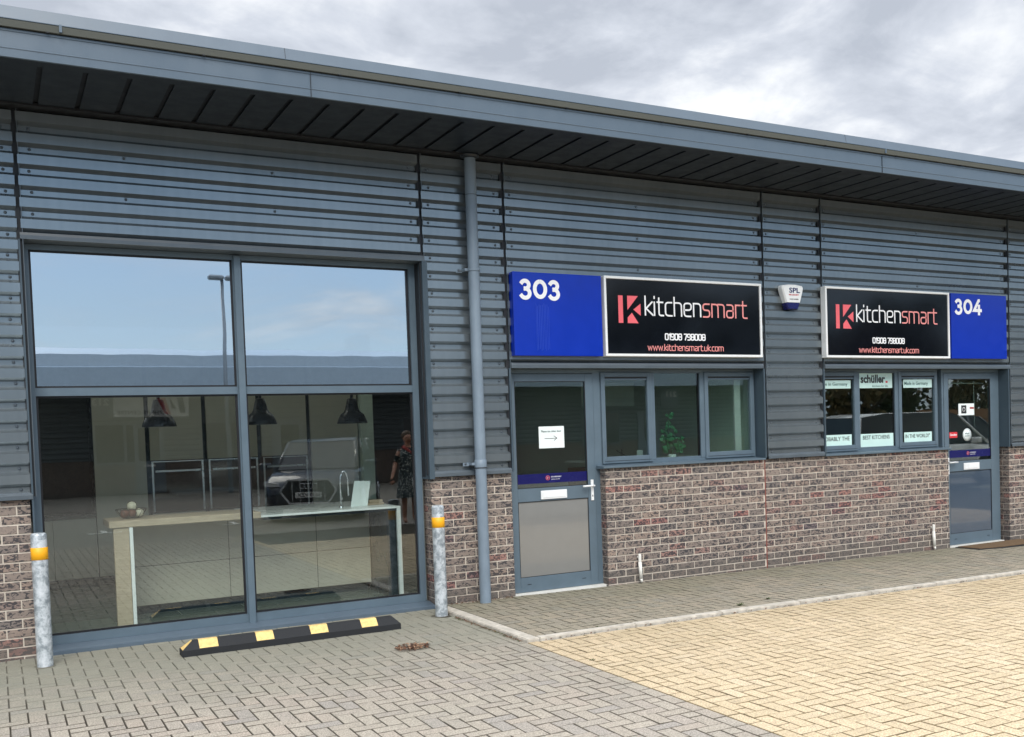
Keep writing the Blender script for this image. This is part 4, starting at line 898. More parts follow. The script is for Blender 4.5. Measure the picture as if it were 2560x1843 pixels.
leaf_heap('dead_leaves', 2.79, -1.62, .14, .12, 300, 'small heap of dead brown leaves on the grey paving')
mb = MB(); rnd = random.Random(4)
for i in range(520):
    if i < 230: x = 3.598 - abs(rnd.gauss(0, .018)); y = rnd.uniform(-1.95, -.55); z = ROAD
    else: x = rnd.uniform(3.65, 12.5); y = -2.008 - abs(rnd.gauss(0, .008)); z = ROAD + gz(x)
    l = rnd.uniform(.006, .016); d = rnd.uniform(0, 6.283); u = Vector((math.cos(d), math.sin(d), rnd.uniform(-.3, .5))) * l; v_ = Vector((-math.sin(d), math.cos(d), rnd.uniform(-.3, .3))) * l * .5; c = Vector((x, y, z + .004 + l * .3))
    mb.face([c - u, c + v_, c + u, c - v_], rnd.choice(['leaf_brown', 'leaf_brown', 'mat_brown', 'weed_green']))
for i in range(110):
    x = rnd.uniform(3.75, 4.45); y = -.012 - abs(rnd.gauss(0, .03)); l = rnd.uniform(.006, .016); d = rnd.uniform(0, 6.283); u = Vector((math.cos(d), math.sin(d), .3)) * l; v_ = Vector((-math.sin(d), math.cos(d), -.2)) * l * .5; c = Vector((x, y, .004 + l * .3))
    mb.face([c - u, c + v_, c + u, c - v_], rnd.choice(['leaf_brown', 'mat_brown']))
tag(obj('leaf_litter', mb, recalc=False), 'thin line of brown leaf crumbs along the foot of the kerb', 'leaves', kind='stuff')
def weed(x, y, n, s, label, z=0.0):
    mb = MB(); rnd = random.Random(int(x * 100))
    for i in range(n):
        d = rnd.uniform(0, 6.283); l = s * rnd.uniform(.5, 1.1); b0 = Vector((x + rnd.gauss(0, s * .4), y + rnd.gauss(0, s * .25), z + gz(x))); u = Vector((math.cos(d) * .8, math.sin(d) * .8, rnd.uniform(.3, .9))) * l; v_ = Vector((-math.sin(d), math.cos(d), 0)) * l * .16
        mb.face([b0, b0 + u * .5 + v_, b0 + u, b0 + u * .5 - v_], 'weed_green')
    tag(obj('weed', mb, recalc=False), label, 'weed', 'weeds in the paver joints')
weed(5.90, -1.82, 34, .035, 'largest green weed by the kerb, near the middle of the footpath', .0)
weed(6.33, -1.70, 22, .028, 'low weed on the footpath just right of the largest one', .0)
weed(7.32, -1.35, 18, .022, 'small weed far out on the footpath under the alarm box', .0)
weed(3.70, -2.87, 14, .022, 'tiny weed on the seam between grey and buff paving', ROAD)
weed(4.32, -1.9, 12, .018, 'tiny weed against the kerb close to its corner', .0)
# door mat
t = thing('door_mat', 'worn brown coir mat on the footpath before door 304', 'door mat', (11.4, -.25, gz(11)))
mb = MB(); zz = gz(11.4) + .001; mb.prism([(10.86, -.045), (12.15, -.045), (12.15, -.47), (11.3, -.475), (10.90, -.40)], zz, zz + .012, 'rubber', axis='z'); obj('rubber_edge', mb, t)
mb = MB(); mb.prism([(10.89, -.06), (12.12, -.06), (12.12, -.44), (11.3, -.445), (10.93, -.375)], zz + .0121, zz + .020, 'mat_brown', axis='z'); obj('coir_pile', mb, t)

# ------------------------------------------------------------------ showroom interior
t = thing('kitchen_island', 'kitchen island with oak breakfast bar and white framed worktop in the showroom', 'kitchen island', (2.3, 1.4, 0))
mb = MB(); mb.bbox(1.10, 3.46, 1.45, 2.1, .09, .88, 'cabinet_island', .003)
for x in (2.003, 2.886): mb.box(x - .002, x + .002, 1.4475, 1.4502, .09, .88, 'gasket')
mb.box(1.10, 3.46, 1.4478, 1.4502, .470, .475, 'gasket'); obj('cabinet', mb, t)
mb = MB(); mb.box(1.12, 3.44, 1.52, 2.05, 0.0, .089, 'cabinet_dark'); obj('plinth', mb, t)
mb = MB(); mb.bbox(.866, 2.197, .83, 1.40, .906, .968, 'wood_oak', .004); obj('breakfast_bar', mb, t)
mb = MB(); mb.bbox(.90, 1.03, .845, .905, 0, .905, 'wood_oak', .003); obj('side_panel', mb, t, 'oak leg panel')
mb = MB(); mb.bbox(1.032, 1.062, .835, 1.44, 0, .9045, 'white_gloss', .002); obj('side_panel', mb, t, 'white edged leg panel')
mb = MB(); mb.bbox(2.198, 3.60, .83, 2.12, .912, .932, 'white_gloss', .002); mb.box(2.22, 3.56, .85, 2.1, .885, .911, 'cabinet_dark'); obj('worktop', mb, t)
mb = MB(); mb.bbox(3.560, 3.600, .83, .87, 0, .911, 'white_gloss', .002); mb.box(3.465, 3.5595, .90, 2.1, 0, .91, 'cabinet_dark'); obj('side_panel', mb, t, 'black gable with white edge')  # white leg; the dark box paints the shade in the gap beside it
mb = MB()
for a, b_, z in ((1.30, 1.62, .875), (2.1, 2.36, .395)): pass
t = thing('kitchen_tap', 'chrome swan neck tap standing on the island worktop', 'tap', (3.08, 1.15, .932))
mb = MB(); pts = [(3.075, 1.15, .932), (3.075, 1.15, 1.20)] + [(3.075 + .04 * (1 - math.cos(R(a))), 1.15, 1.20 + .11 * math.sin(R(a))) for a in range(15, 181, 15)] + [(3.155, 1.15, 1.05)]
mb.tube(pts, .0085, 'bright_metal', 10); mb.lathe([(.022, .932), (.022, .945), (.014, .95)], (3.075, 1.15, 0), 'bright_metal', 16); obj('spout', mb, t)
mb = MB(); mb.tube([(3.075, 1.14, 1.0), (3.075, 1.10, 1.04)], .006, 'bright_metal'); obj('lever', mb, t)
t = thing('menu_card', 'leaning white card standing on the island worktop beside the tap', 'card', (3.3, 1.15, .932))
mb = MB(); mb.prism([(3.19, .933), (3.37, .933), (3.41, 1.19), (3.24, 1.20)], 1.20, 1.204, 'paper', axis='y'); obj('sheet', mb, t)
t = thing('chopping_block', 'small stack of wooden blocks at the right end of the island', 'board', (3.46, 1.3, .932))
mb = MB(); mb.bbox(3.38, 3.56, 1.22, 1.36, .933, .955, 'wood_oak', .003); obj('board', mb, t); mb = MB(); mb.bbox(3.40, 3.55, 1.24, 1.35, .9555, .985, 'wood_oak', .003); obj('board', mb, t)
t = thing('wire_bowl', 'wire bowl of decorative balls on the oak breakfast bar', 'bowl', (1.10, 1.12, .968))
mb = MB(); bx_, by_ = 1.085, 1.12
for k in range(14):
    a = 2 * math.pi * k / 14; mb.tube([(bx_ + (.05 + .085 * (i / 5) ** .7) * math.cos(a), by_ + (.05 + .085 * (i / 5) ** .7) * math.sin(a), .970 + .085 * (i / 5) ** 1.4) for i in range(6)], .0022, 'wire_brown', 5)
for rr, zz in ((.05, .970), (.135, 1.055)): mb.tube([(bx_ + rr * math.cos(R(a)), by_ + rr * math.sin(R(a)), zz) for a in range(0, 361, 15)], .0035, 'wire_brown', 5)
mb.lathe([(.0001, .970), (.05, .971), (.10, .992)], (bx_, by_, 0), 'glass', 20); obj('bowl', mb, t)
for x, y, z, r, mt in ((-.06, -.03, 1.015, .040, 'ball_brown'), (.0, -.05, 1.02, .038, 'ball_brown'), (.065, -.02, 1.018, .042, 'ceramic'), (.02, .04, 1.015, .040, 'ceramic'), (.005, -.01, 1.083, .044, 'ceramic'), (.075, .05, 1.02, .035, 'ball_brown')):
    mb = MB(); mb.ball((bx_ + x, by_ + y, z), r, mt, 2)
    mb.tube([(bx_ + x + (r + .001) * math.cos(R(a)), by_ + y - .001, z + (r + .001) * math.sin(R(a))) for a in range(0, 361, 20)], .003, 'wire_brown', 5); obj('ball', mb, t)
for k, (x, y) in enumerate(((0.5, 2.2), (2.2, 2.2), (3.9, 2.2))):  # glowing panels added to brighten the showroom interior
    t = thing('ceiling_light', ('slim ceiling light at the left side of the showroom', 'slim ceiling light in the middle of the showroom', 'slim ceiling light at the right side of the showroom')[k], 'light', (x, y, 3.3), 'slim lights on the showroom ceiling')
    mb = MB(); mb.bbox(x - .6, x + .6, y - .10, y + .10, 3.305, 3.345, 'white_gloss', .004); obj('housing', mb, t)
    mb = MB(); mb.box(x - .57, x + .57, y - .08, y + .08, 3.300, 3.3045, 'led'); obj('diffuser', mb, t)
# pendants
def pendant(x, y, zr, label, src=None):
    t = thing('pendant_lamp', label, 'lamp', (x, y, zr), 'black pendant lamps over the island')
    mb = MB(); mb.lathe([(.158, 0), (.160, .004), (.148, .045), (.128, .085), (.122, .098), (.090, .122), (.072, .150), (.060, .205), (.046, .262), (.030, .268), (.0001, .27)], (x, y, zr), 'lamp_black', 32)
    mb.lathe([(.150, .003), (.140, .045), (.120, .085), (.085, .118), (.0001, .16)], (x, y, zr), 'white_gloss', 32); obj('lamp_shade', mb, t)
    mb = MB(); mb.lathe([(.016, .268), (.016, .305), (.006, .31)], (x, y, zr), 'lamp_black', 12); mb.tube([(x, y, zr + .3), (x, y, 3.35)], .004, 'lamp_black', 6); obj('cord', mb, t); return t
p0 = pendant(1.414, 1.5, 1.818, 'black pendant lamp, leftmost over the island')
dup(p0, (2.383, 1.5, 1.815), 'black pendant lamp, middle one, just right of the window mullion')
dup(p0, (3.336, 1.5, 1.802), 'black pendant lamp, rightmost over the island')
# tall units
t = thing('tall_cabinet_run', 'beige run of tall handleless kitchen cabinets on the rear showroom wall', 'cabinets', (2.6, 4.3, 0))
mb = MB(); mb.box(1.014, 4.20, 4.14, 4.72, .09, 2.75, 'cabinet_dark'); obj('carcass', mb, t)
for a, b_ in ((1.020, 1.585), (1.635, 2.240), (2.290, 2.895), (2.950, 3.525), (3.575, 4.20)):
    if a < 1.1 or a > 3.5: mb = MB(); mb.bbox(a, b_, 4.10, 4.1395, .10, 2.74, 'cabinet', .002); obj('tall_door', mb, t)
    else:
        mb = MB(); mb.bbox(a, b_, 4.10, 4.1395, 1.445, 2.74, 'cabinet', .002); obj('tall_door', mb, t)
        mb = MB(); mb.bbox(a, b_, 4.10, 4.1395, .10, .80, 'cabinet', .002); obj('drawer_front', mb, t)
t = thing('base_cabinet', 'low beige cabinets left of the tall run, under a dark niche', 'cabinets', (.5, 4.2, 0))
mb = MB(); mb.bbox(-.4, .552, 4.10, 4.7, .10, .80, 'cabinet', .002); mb.bbox(.556, 1.010, 4.10, 4.7, .10, .80, 'cabinet', .002); mb.box(-.4, 1.01, 4.17, 4.7, 0, .099, 'cabinet_dark'); obj('cabinet', mb, t)
mb = MB(); mb.bbox(-.42, 1.012, 4.08, 4.7, .801, .84, 'cabinet_dark', .002); obj('worktop', mb, t)
mb = MB(); mb.box(-.4, 1.012, 4.68, 4.7, .841, 2.74, 'interior_dark'); obj('back_panel', mb, t)
def oven(x0, x1, z0, z1, label):
    t = thing('built_in_oven', label, 'oven', ((x0 + x1) / 2, 4.1, z0), 'built-in ovens in the tall cabinets')
    mb = MB(); mb.bbox(x0, x1, 4.088, 4.13, z0, z1, 'black_glass', .002); obj('front', mb, t)
    mb = MB(); mb.box(x0 + .07, x1 - .07, 4.085, 4.0878, z0 + .11, z1 - .17, 'car_glass'); obj('oven_window', mb, t)
    mb = MB(); mb.bbox(x0 + .04, x1 - .04, 4.050, 4.068, z1 - .135, z1 - .11, 'bright_metal', .003); mb.box(x0 + .06, x0 + .075, 4.068, 4.0878, z1 - .13, z1 - .115, 'bright_metal'); mb.box(x1 - .075, x1 - .06, 4.068, 4.0878, z1 - .13, z1 - .115, 'bright_metal'); obj('handle', mb, t)
    mb = MB(); mb.box(x0 - .0, x0 + .022, 4.08, 4.0875, z0, z1, 'bright_metal'); mb.box(x1 - .022, x1, 4.08, 4.0875, z0, z1, 'bright_metal'); mb.box(x0 + .022, x1 - .022, 4.082, 4.0875, z1 - .012, z1, 'bright_metal'); obj('trim', mb, t)
oven(1.640, 2.236, .82, 1.435, 'built-in oven with steel trim, seen through the left pane')
oven(2.295, 2.890, .82, 1.435, 'built-in oven with steel trim, partly behind the window mullion')
oven(2.955, 3.520, .80, 1.435, 'built-in oven with steel trim, seen behind the tap')
# reception behind 303: plant, desk, board
t = thing('pot_plant', 'leafy plant in a white pot on the sill behind the centre pane of 303', 'plant', (6.6, .24, 1.30))
bx0, by0, bz0 = 6.585, .225, 1.275
mb = MB(); mb.lathe([(.042, 0), (.052, .075), (.048, .075), (.046, .065), (.0001, .065)], (bx0, by0, bz0), 'white_gloss', 24); obj('pot', mb, t)
mb = MB(); lf = MB(); rnd = random.Random(11)
for tx, ty, tz, n in ((-.02, .02, .46, 9), (.20, .04, .22, 7), (.17, .02, .10, 5), (-.09, .03, .20, 6), (-.12, .0, .10, 4), (.06, .05, .30, 5), (-.05, .05, .33, 6)):
    p0_ = Vector((bx0, by0, bz0 + .06)); p3 = p0_ + Vector((tx, ty, tz)); pts = [p0_.lerp(p3, k / 5) + Vector((0, 0, .02 * math.sin(k))) for k in range(6)]
    mb.tube(pts, .003, 'stem', 5, .0015)
    for k in range(n * 2):
        f = .35 + .65 * k / (n * 2 - 1); c = p0_.lerp(p3, f) + Vector((rnd.gauss(0, .022), rnd.gauss(0, .018), rnd.gauss(0, .015))); r = rnd.uniform(.013, .027)
        nn = Vector((rnd.uniform(-.7, .7), -1, rnd.uniform(-.3, .9))).normalized(); a = nn.cross(Vector((0, 0, 1))).normalized(); b_ = nn.cross(a)
        lf.face([c + a * r * math.cos(q) * 1.0 + b_ * r * math.sin(q) + nn * .004 * math.cos(2 * q) for q in [2 * math.pi * i / 8 for i in range(8)]], 'plant_green')
obj('stem', mb, t); obj('leaf', lf, t, recalc=False)
t = thing('reception_desk', 'pale desk edge with dark front behind the windows of 303', 'desk', (6.5, .7, 0))
mb = MB(); mb.bbox(5.75, 6.35, .32, 1.2, 1.275, 1.30, 'white_gloss', .003); mb.bbox(6.90, 7.70, .32, 1.2, 1.275, 1.30, 'white_gloss', .003); obj('desk_top', mb, t)
mb = MB(); mb.bbox(5.75, 7.70, .60, 1.15, .0, 1.22, 'ball_brown', .003); obj('desk_front', mb, t)
t = thing('folded_blind', 'pale blind folded to the right side behind the windows of 303', 'blind', (7.56, .22, 1.3))
mb = MB(); mb.bbox(7.47, 7.56, .20, .24, 1.30, 2.22, 'white_gloss', .006); obj('fabric', mb, t)
t = thing('grey_blind', 'grey roller blind hanging in the reception behind 303', 'blind', (6.2, 1.6, 1.95))
mb = MB(); mb.box(6.22, 6.98, 1.6, 1.61, 1.93, 2.22, 'interior_white'); obj('fabric', mb, t)
t = thing('sign_holder', 'small desk stand with card beside the left casement of 303', 'stand', (6.45, .55, 1.30))
mb = MB(); mb.tube([(6.17, .62, 1.30), (6.17, .62, 1.42)], .006, 'lamp_black'); mb.tube([(6.10, .62, 1.41), (6.17, .62, 1.37), (6.27, .6, 1.31)], .006, 'lamp_black'); obj('arm', mb, t)
mb = MB(); mb.box(6.36, 6.44, .60, .603, 1.31, 1.40, 'interior_white'); obj('card', mb, t)
# door blind rail in 304
t = thing('curtain_rail', 'thin white curtain rail across the top of the glass of door 304', 'rail', (11.35, .2, 2.12))
mb = MB(); mb.tube([(10.96, .19, 2.115), (11.74, .19, 2.112)], .006, 'white_gloss'); obj('rail', mb, t)
for x in (11.07, 11.29, 11.54): mb = MB(); mb.ball((x, .182, 2.128), .014, 'white_gloss', 1); mb.tube([(x, .188, 2.112), (x, .182, 2.14)], .005, 'white_gloss'); obj('rail_ring', mb, t)
mb = MB(); mb.tube([(11.55, .19, 2.11), (11.56, .19, 1.42)], .003, 'white_gloss', 6); obj('pull_cord', mb, t)

# ------------------------------------------------------------------ the other side of the road, seen in the glass
OY = -26.7
opp = thing('opposite_unit', 'grey business units across the road, mirrored in the showroom glass', 'building', (6, OY, 0))
mb = MB(); pr = [(-y, z) for y, z in profile(1.1, 3.60, 0.0)]
mb.sheet([(OY + y, z) for y, z in pr], -30, 33, 'opp_cladding'); obj('cladding_panel', mb, opp)
part('brick_wall', lambda m_: m_.box(-30, 33, OY - .3, OY + .01, -.1, 1.1, 'opp_brick'), opp)
part('roof', lambda m_: (m_.prism([(OY + 1.2, 3.28), (OY + 1.25, 3.28), (OY + 1.25, 4.02), (OY + 1.2, 4.05)], -30, 33, 'opp_roof'), m_.prism([(OY + 1.19, 4.05), (OY + 1.10, 4.42), (OY - 5, 5.1), (OY - 5, 4.9), (OY + 1.0, 4.1)], -30, 33, 'opp_roof'), m_.box(-30, 33, OY, OY + 1.2, 3.60, 3.64, 'opp_cladding')), opp)
for x in (-1.5, 2.75, 6.0, 13.0, 20.5):
    part('window', lambda m_: (m_.box(x, x + 1.9, OY - .02, OY + .04, .95, 2.3, 'opp_door'), m_.box(x + .08, x + .9, OY + .041, OY + .05, 1.03, 2.22, 'car_glass'), m_.box(x + 1.0, x + 1.82, OY + .041, OY + .05, 1.03, 2.22, 'car_glass')), opp)
for x in (3.75, 8.3, 15.5, 23.2):
    part('door', lambda m_: (m_.box(x + .2 if x < 4 else x, x + 1.1, OY + .0, OY + .055, 0, 2.25, 'opp_door'), m_.box(x + .32, x + .95, OY + .056, OY + .06, 1.05, 2.1, 'car_glass'), m_.box(x + .45, x + .8, OY + .06, OY + .07, .86, .93, 'white_gloss')), opp)
part('roller_door', lambda m_: m_.box(-6.5, -2.5, OY - .02, OY + .05, 0, 3.3, 'opp_door'), opp)
for x0, x1, s in ((2.70, 3.36, '213'), (24.4, 25.3, '211')):
    t = thing('unit_number_sign', ('grey sign numbered 213 beside the white shop sign on the opposite units' if s == '213' else 'grey sign numbered 211 at the far end of the opposite units'), 'sign', (x0, OY + .05, 2.4))
    mb = MB(); mb.box(x0, x1, OY + .045, OY + .075, 2.45, 3.2, 'opp_door'); obj('sign_panel', mb, t)
    mb = MB(); text_mesh(mb, s, x1 - .60, x1 - .1, 2.86, .23, 'letter_white', OY + .077, .003, .03, mirror=True); obj('lettering', mb, t)
t = thing('shop_sign', 'white sign with red and grey logo on the opposite units', 'sign', (4.5, OY + .05, 2.47))
mb = MB(); mb.box(3.38, 5.65, OY + .045, OY + .08, 2.47, 3.17, 'white_gloss'); obj('sign_panel', mb, t)
mb = MB(); text_mesh(mb, 'THE PT CENTRE', 3.50, 4.85, 2.55, .12, 'ink_black', OY + .083, .003, .01, mirror=True); obj('lettering', mb, t)
mb = MB(); mb.prism([(4.70, 3.1), (4.95, 3.1), (5.10, 2.55), (4.93, 2.55)], OY + .082, OY + .086, 'red_vinyl', axis='y'); mb.prism([(5.3, 3.1), (5.47, 3.1), (5.55, 2.6), (5.38, 2.6)], OY + .082, OY + .086, 'interior_grey', axis='y'); mb.prism([(5.08, 3.1), (5.28, 2.75), (5.12, 2.75)], OY + .082, OY + .086, 'interior_grey', axis='y'); obj('logo', mb, t)
# street lamp
t = thing('street_lamp', 'grey twin street lamp across the road, mirrored in the upper pane', 'street lamp', (6.8, -24.6, 0))
mb = MB(); mb.tube([(6.5, -24.6, -.1), (6.5, -24.6, 6.72)], .075, 'pipe_grey', 12, .05); obj('pole', mb, t)
for a, b_ in ((6.08, 6.56), (6.60, 7.12)): mb = MB(); mb.bbox(a, b_, -24.75, -24.45, 6.70, 6.86, 'pipe_grey', .05); obj('lamp_head', mb, t)

# vehicles
def car(name, label, loc, rot, L_=4.9, W_=1.93, H=1.62, paint='car_black', hood=1.25, kind='suv'):
    t = thing(name, label, 'car', loc); ox, oy, oz = loc
    h = W_ / 2; secs = []     # y forward = +; stations along length (front at +L/2)
    st = [(-.5, .45, .95, .62), (-.485, .28, 1.05, .80), (-.42, .24, 1.08, .94), (-.2, .22, 1.04, 1.0), (.05, .22, 1.02, 1.0), (.25, .22, 1.0, 1.0), (.36, .22, .95, .985), (.45, .24, .84, .93), (.49, .30, .70, .84), (.5, .42, .62, .76)]
    vs = []; n = 9
    for f, zb, zt, wf in st:
        y = f * L_; w_ = h * wf
        prof = [(-w_ * .92, zb), (-w_, zb + .12), (-w_ * 1.0, (zb + zt) / 2), (-w_ * .97, zt - .08), (-w_ * .86, zt), (w_ * .86, zt), (w_ * .97, zt - .08), (w_, (zb + zt) / 2), (w_, zb + .12), (w_ * .92, zb)]
        vs += [(ox + a, oy + y, oz + b_) for a, b_ in prof]
    m_ = 10; fs = [(i * m_ + k, i * m_ + (k + 1) % m_, (i + 1) * m_ + (k + 1) % m_, (i + 1) * m_ + k) for i in range(len(st) - 1) for k in range(m_)]
    mb = MB(); mb.mesh(vs, fs + [tuple(range(m_)), tuple(range(len(vs) - m_, len(vs)))], paint, True); body = obj('body', mb, t)
    # greenhouse
    cab = [(-.46, 1.05, .86), (-.36, H - .06, .74), (-.22, H, .72), (.02, H - .01, .72), (.09, H - .07, .73), (.27, 1.0, .86)]
    if kind == 'van': cab = [(-.485, 1.05, .93), (-.465, H - .08, .86), (-.3, H, .84), (.08, H, .84), (.16, H - .08, .84), (.36, .98, .88)]
    mb = MB(); g = MB()
    for mesh_, inset, mt in ((g, 0, 'car_glass'),):
        vs = []
        for f, z, wf in cab: vs += [(ox - h * wf, oy + f * L_, oz + z), (ox + h * wf, oy + f * L_, oz + z)]
        k_ = len(cab)
        for side in (0, 1): mesh_.mesh(vs, [tuple(2 * i + side for i in range(k_))], mt)
        mesh_.mesh(vs, [(2 * i, 2 * i + 1, 2 * i + 3, 2 * i + 2) for i in range(k_ - 1)], mt)
    obj('windows', g, t)
    rt = .15 if kind == 'van' else .05
    vs = []; mb = MB()
    for f, z, wf in cab[1:-1]: vs += [(ox - h * wf * 1.01, oy + f * L_, oz + z - rt), (ox - h * wf * .93, oy + f * L_, oz + z + .012), (ox + h * wf * .93, oy + f * L_, oz + z + .012), (ox + h * wf * 1.01, oy + f * L_, oz + z - rt)]
    k_ = len(cab) - 2; mb.mesh(vs, [(4 * i + j, 4 * i + j + 1, 4 * i + j + 5, 4 * i + j + 4) for i in range(k_ - 1) for j in range(3)], paint, True); obj('roof', mb, t)
    mb = MB()
    for sgn in (-1, 1):
        a0, a1 = cab[-2], cab[-1]; mb.tube([(ox + sgn * h * a0[2], oy + a0[0] * L_, oz + a0[1]), (ox + sgn * h * a1[2], oy + a1[0] * L_, oz + a1[1])], .035, paint)
        a0, a1 = cab[0], cab[1]; mb.tube([(ox + sgn * h * a0[2], oy + a0[0] * L_, oz + a0[1]), (ox + sgn * h * a1[2], oy + a1[0] * L_, oz + a1[1])], .05, paint)
        for f in (-.24, -.02): mb.tube([(ox + sgn * h * .735, oy + f * L_, oz + H - .03), (ox + sgn * h * .90, oy + (f + .01) * L_, oz + 1.0)], .04, paint)
    obj('pillar', mb, t)
    for sx_ in (-1, 1):
        for f in (-.30, .315):
            mb = MB(); wx = ox + sx_ * (h - .12); mb.lathe([(.20, -.12), (.35, -.12), (.37, -.09), (.37, .09), (.35, .12), (.20, .12)], (wx, oy + f * L_, oz + .37), 'tyre', 28, axis='x'); w_ = obj('wheel', mb, t)
            mb = MB()
            for k in range(5):
                a = 2 * math.pi * k / 5; mb.tube([(wx + sx_ * .10, oy + f * L_, oz + .37), (wx + sx_ * .115, oy + f * L_ + .21 * math.cos(a), oz + .37 + .21 * math.sin(a))], .028, 'car_lamp', 6)
            mb.lathe([(.19, 0), (.22, 0), (.22, sx_ * .02), (.19, sx_ * .02)], (wx + sx_ * .105, oy + f * L_, oz + .37), 'car_lamp', 28, axis='x', cap=False); obj('rim', mb, w_)
    yf_ = oy + L_ * .5
    mb = MB(); pts = [(-.55, .60), (-.40, .82), (.40, .82), (.55, .60), (.38, .36), (-.38, .36)]
    mb.prism([(ox + a, oz + b_) for a, b_ in pts], yf_ - .06, yf_ + .012, 'gasket', axis='y'); ring = pts + [pts[0], pts[1]]
    ribbon(mb, [(ox + a, oz + b_) for a, b_ in ring], .035, lambda p: p, 'car_lamp', yf_ + .014, -.01)
    for a in (-.32, -.16, 0, .16, .32): mb.box(ox + a - .006, ox + a + .006, yf_ + .012, yf_ + .02, oz + .40, oz + .80, 'car_lamp')
    if kind == 'suv':
        for a in (-.12, -.04, .04, .12): mb.tube([(ox + a + .052 * math.cos(R(q)), yf_ + .026, oz + .70 + .052 * math.sin(R(q))) for q in range(0, 361, 24)], .007, 'bright_metal', 5)
    obj('grille', mb, t)
    mb = MB(); mb.box(ox - .26, ox + .26, yf_ + .022, yf_ + .03, oz + .47, oz + .58, 'white_gloss'); pl = obj('number_plate', mb, t)
    if kind == 'suv':
        mb = MB(); text_mesh(mb, 'LE70 VZX', ox - .22, ox + .22, oz + .49, .07, 'ink_black', yf_ + .0315, .002, .02, mirror=True); obj('lettering', mb, pl)
    for sx_ in (-1, 1):
        mb = MB(); mb.prism([(ox + sx_ * .56, oz + .70), (ox + sx_ * .60, oz + .76), (ox + sx_ * .88, oz + .80), (ox + sx_ * .86, oz + .71)], yf_ - .30, yf_ - .02, 'car_lamp', axis='y'); obj('headlight', mb, t)
        mb = MB(); mb.bbox(ox + sx_ * (h + .12) - .11, ox + sx_ * (h + .12) + .11, oy + .20 * L_, oy + .24 * L_, oz + 1.0, oz + 1.15, paint, .03); obj('mirror', mb, t)
    t.rotation_euler = (0, 0, rot); return t
car('parked_car', 'black sport utility car parked across the road, mirrored behind the island', (6.35, -13.0, 0), R(24))
car('parked_car', 'pale estate car parked across the way, mirrored in the 304 windows', (19.6, -8.6, 0), R(-90), L_=5.2, W_=1.95, H=1.78, paint='car_silver', kind='van')
car('parked_car', 'dark saloon car standing beyond the pale estate car', (24.6, -11.6, 0), R(-90), L_=4.7, W_=1.85, H=1.70, paint='car_black', kind='sedan')
t = thing('timber_fence', 'brown timber fence behind the parked cars, mirrored in the 304 windows', 'fence', (44, -21.0, 0))
part('boards', lambda m_: [m_.box(33.5 + i * .152, 33.648 + i * .152, -21.05, -21.0, 0, 1.95 + .01 * (i % 3), 'fence_wood') for i in range(200)] and None, t)
part('rail', lambda m_: (m_.box(33.5, 63.9, -20.999, -20.95, 1.55, 1.63, 'fence_wood'), m_.box(33.5, 63.9, -20.999, -20.95, .4, .48, 'fence_wood')), t)
# trees behind the fence
def tree(x, y, h, label, fol, seed):
    rnd = random.Random(seed); t = thing('tree', label, 'tree', (x, y, 0), 'trees behind the timber fence')
    mb = MB(); mb.tube([(x, y, -.1), (x + .1, y, h * .3), (x, y + .1, h * .6), (x + .1, y, h * .85)], .20, 'bark', 8, .04)
    for k in range(7): a = rnd.uniform(0, 6.28); z = h * rnd.uniform(.3, .6); mb.tube([(x, y, z), (x + math.cos(a) * h * .14, y + math.sin(a) * h * .14, z + h * .10), (x + math.cos(a) * h * .26, y + math.sin(a) * h * .26, z + h * .24)], .06, 'bark', 6, .02)
    obj('trunk', mb, t); mb = MB(); cl = [(rnd.gauss(0, h * .15), rnd.gauss(0, h * .13), h * rnd.uniform(.12, .92), h * rnd.uniform(.08, .15)) for _ in range(30)]
    for (a, b_, z, r) in cl:
        for k in range(170):
            d = Vector((rnd.gauss(0, 1), rnd.gauss(0, 1), rnd.gauss(0, .8))).normalized() * r * rnd.uniform(.5, 1.15); c = Vector((x + a, y + b_, z)) + d
            u = Vector((rnd.gauss(0, 1), rnd.gauss(0, 1), rnd.gauss(0, 1))).normalized() * rnd.uniform(.09, .20); v_ = u.cross(Vector((rnd.gauss(0, 1), rnd.gauss(0, 1), rnd.gauss(0, 1)))).normalized() * u.length * .6
            mb.face([c - u, c + v_, c + u, c - v_], fol)
    obj('crown', mb, t, recalc=False)
tree(32.8, -23.2, 6.0, 'bushy tree half hidden by the near end of the timber fence', 'foliage_brown', 2)
tree(36.0, -24.0, 7.4, 'tall green tree at the left end of the timber fence', 'foliage', 3)
tree(40.0, -23.6, 6.4, 'brownish tree standing second from the left of the fence', 'foliage_brown', 5)
tree(44.5, -24.2, 7.0, 'green tree standing in the middle of the fence', 'foliage', 8)
tree(49.0, -23.8, 6.5, 'brownish tree standing second from the right of the fence', 'foliage_brown', 9)
tree(54.0, -24.4, 7.6, 'broad green tree at the right end of the fence', 'foliage', 12)
for k, (x, y, h) in enumerate(((22.5, -31.5, 8.2), (26.0, -32.0, 9.2), (30.5, -31.2, 8.4), (35.0, -33.0, 7.6))):
    tree(x, y, h, ('tree rising over the opposite roof, left of the tallest one', 'tallest tree rising over the opposite roof', 'tree rising over the end of the opposite roof', 'farthest tree beyond the end of the opposite roof')[k], 'foliage', 15 + k)

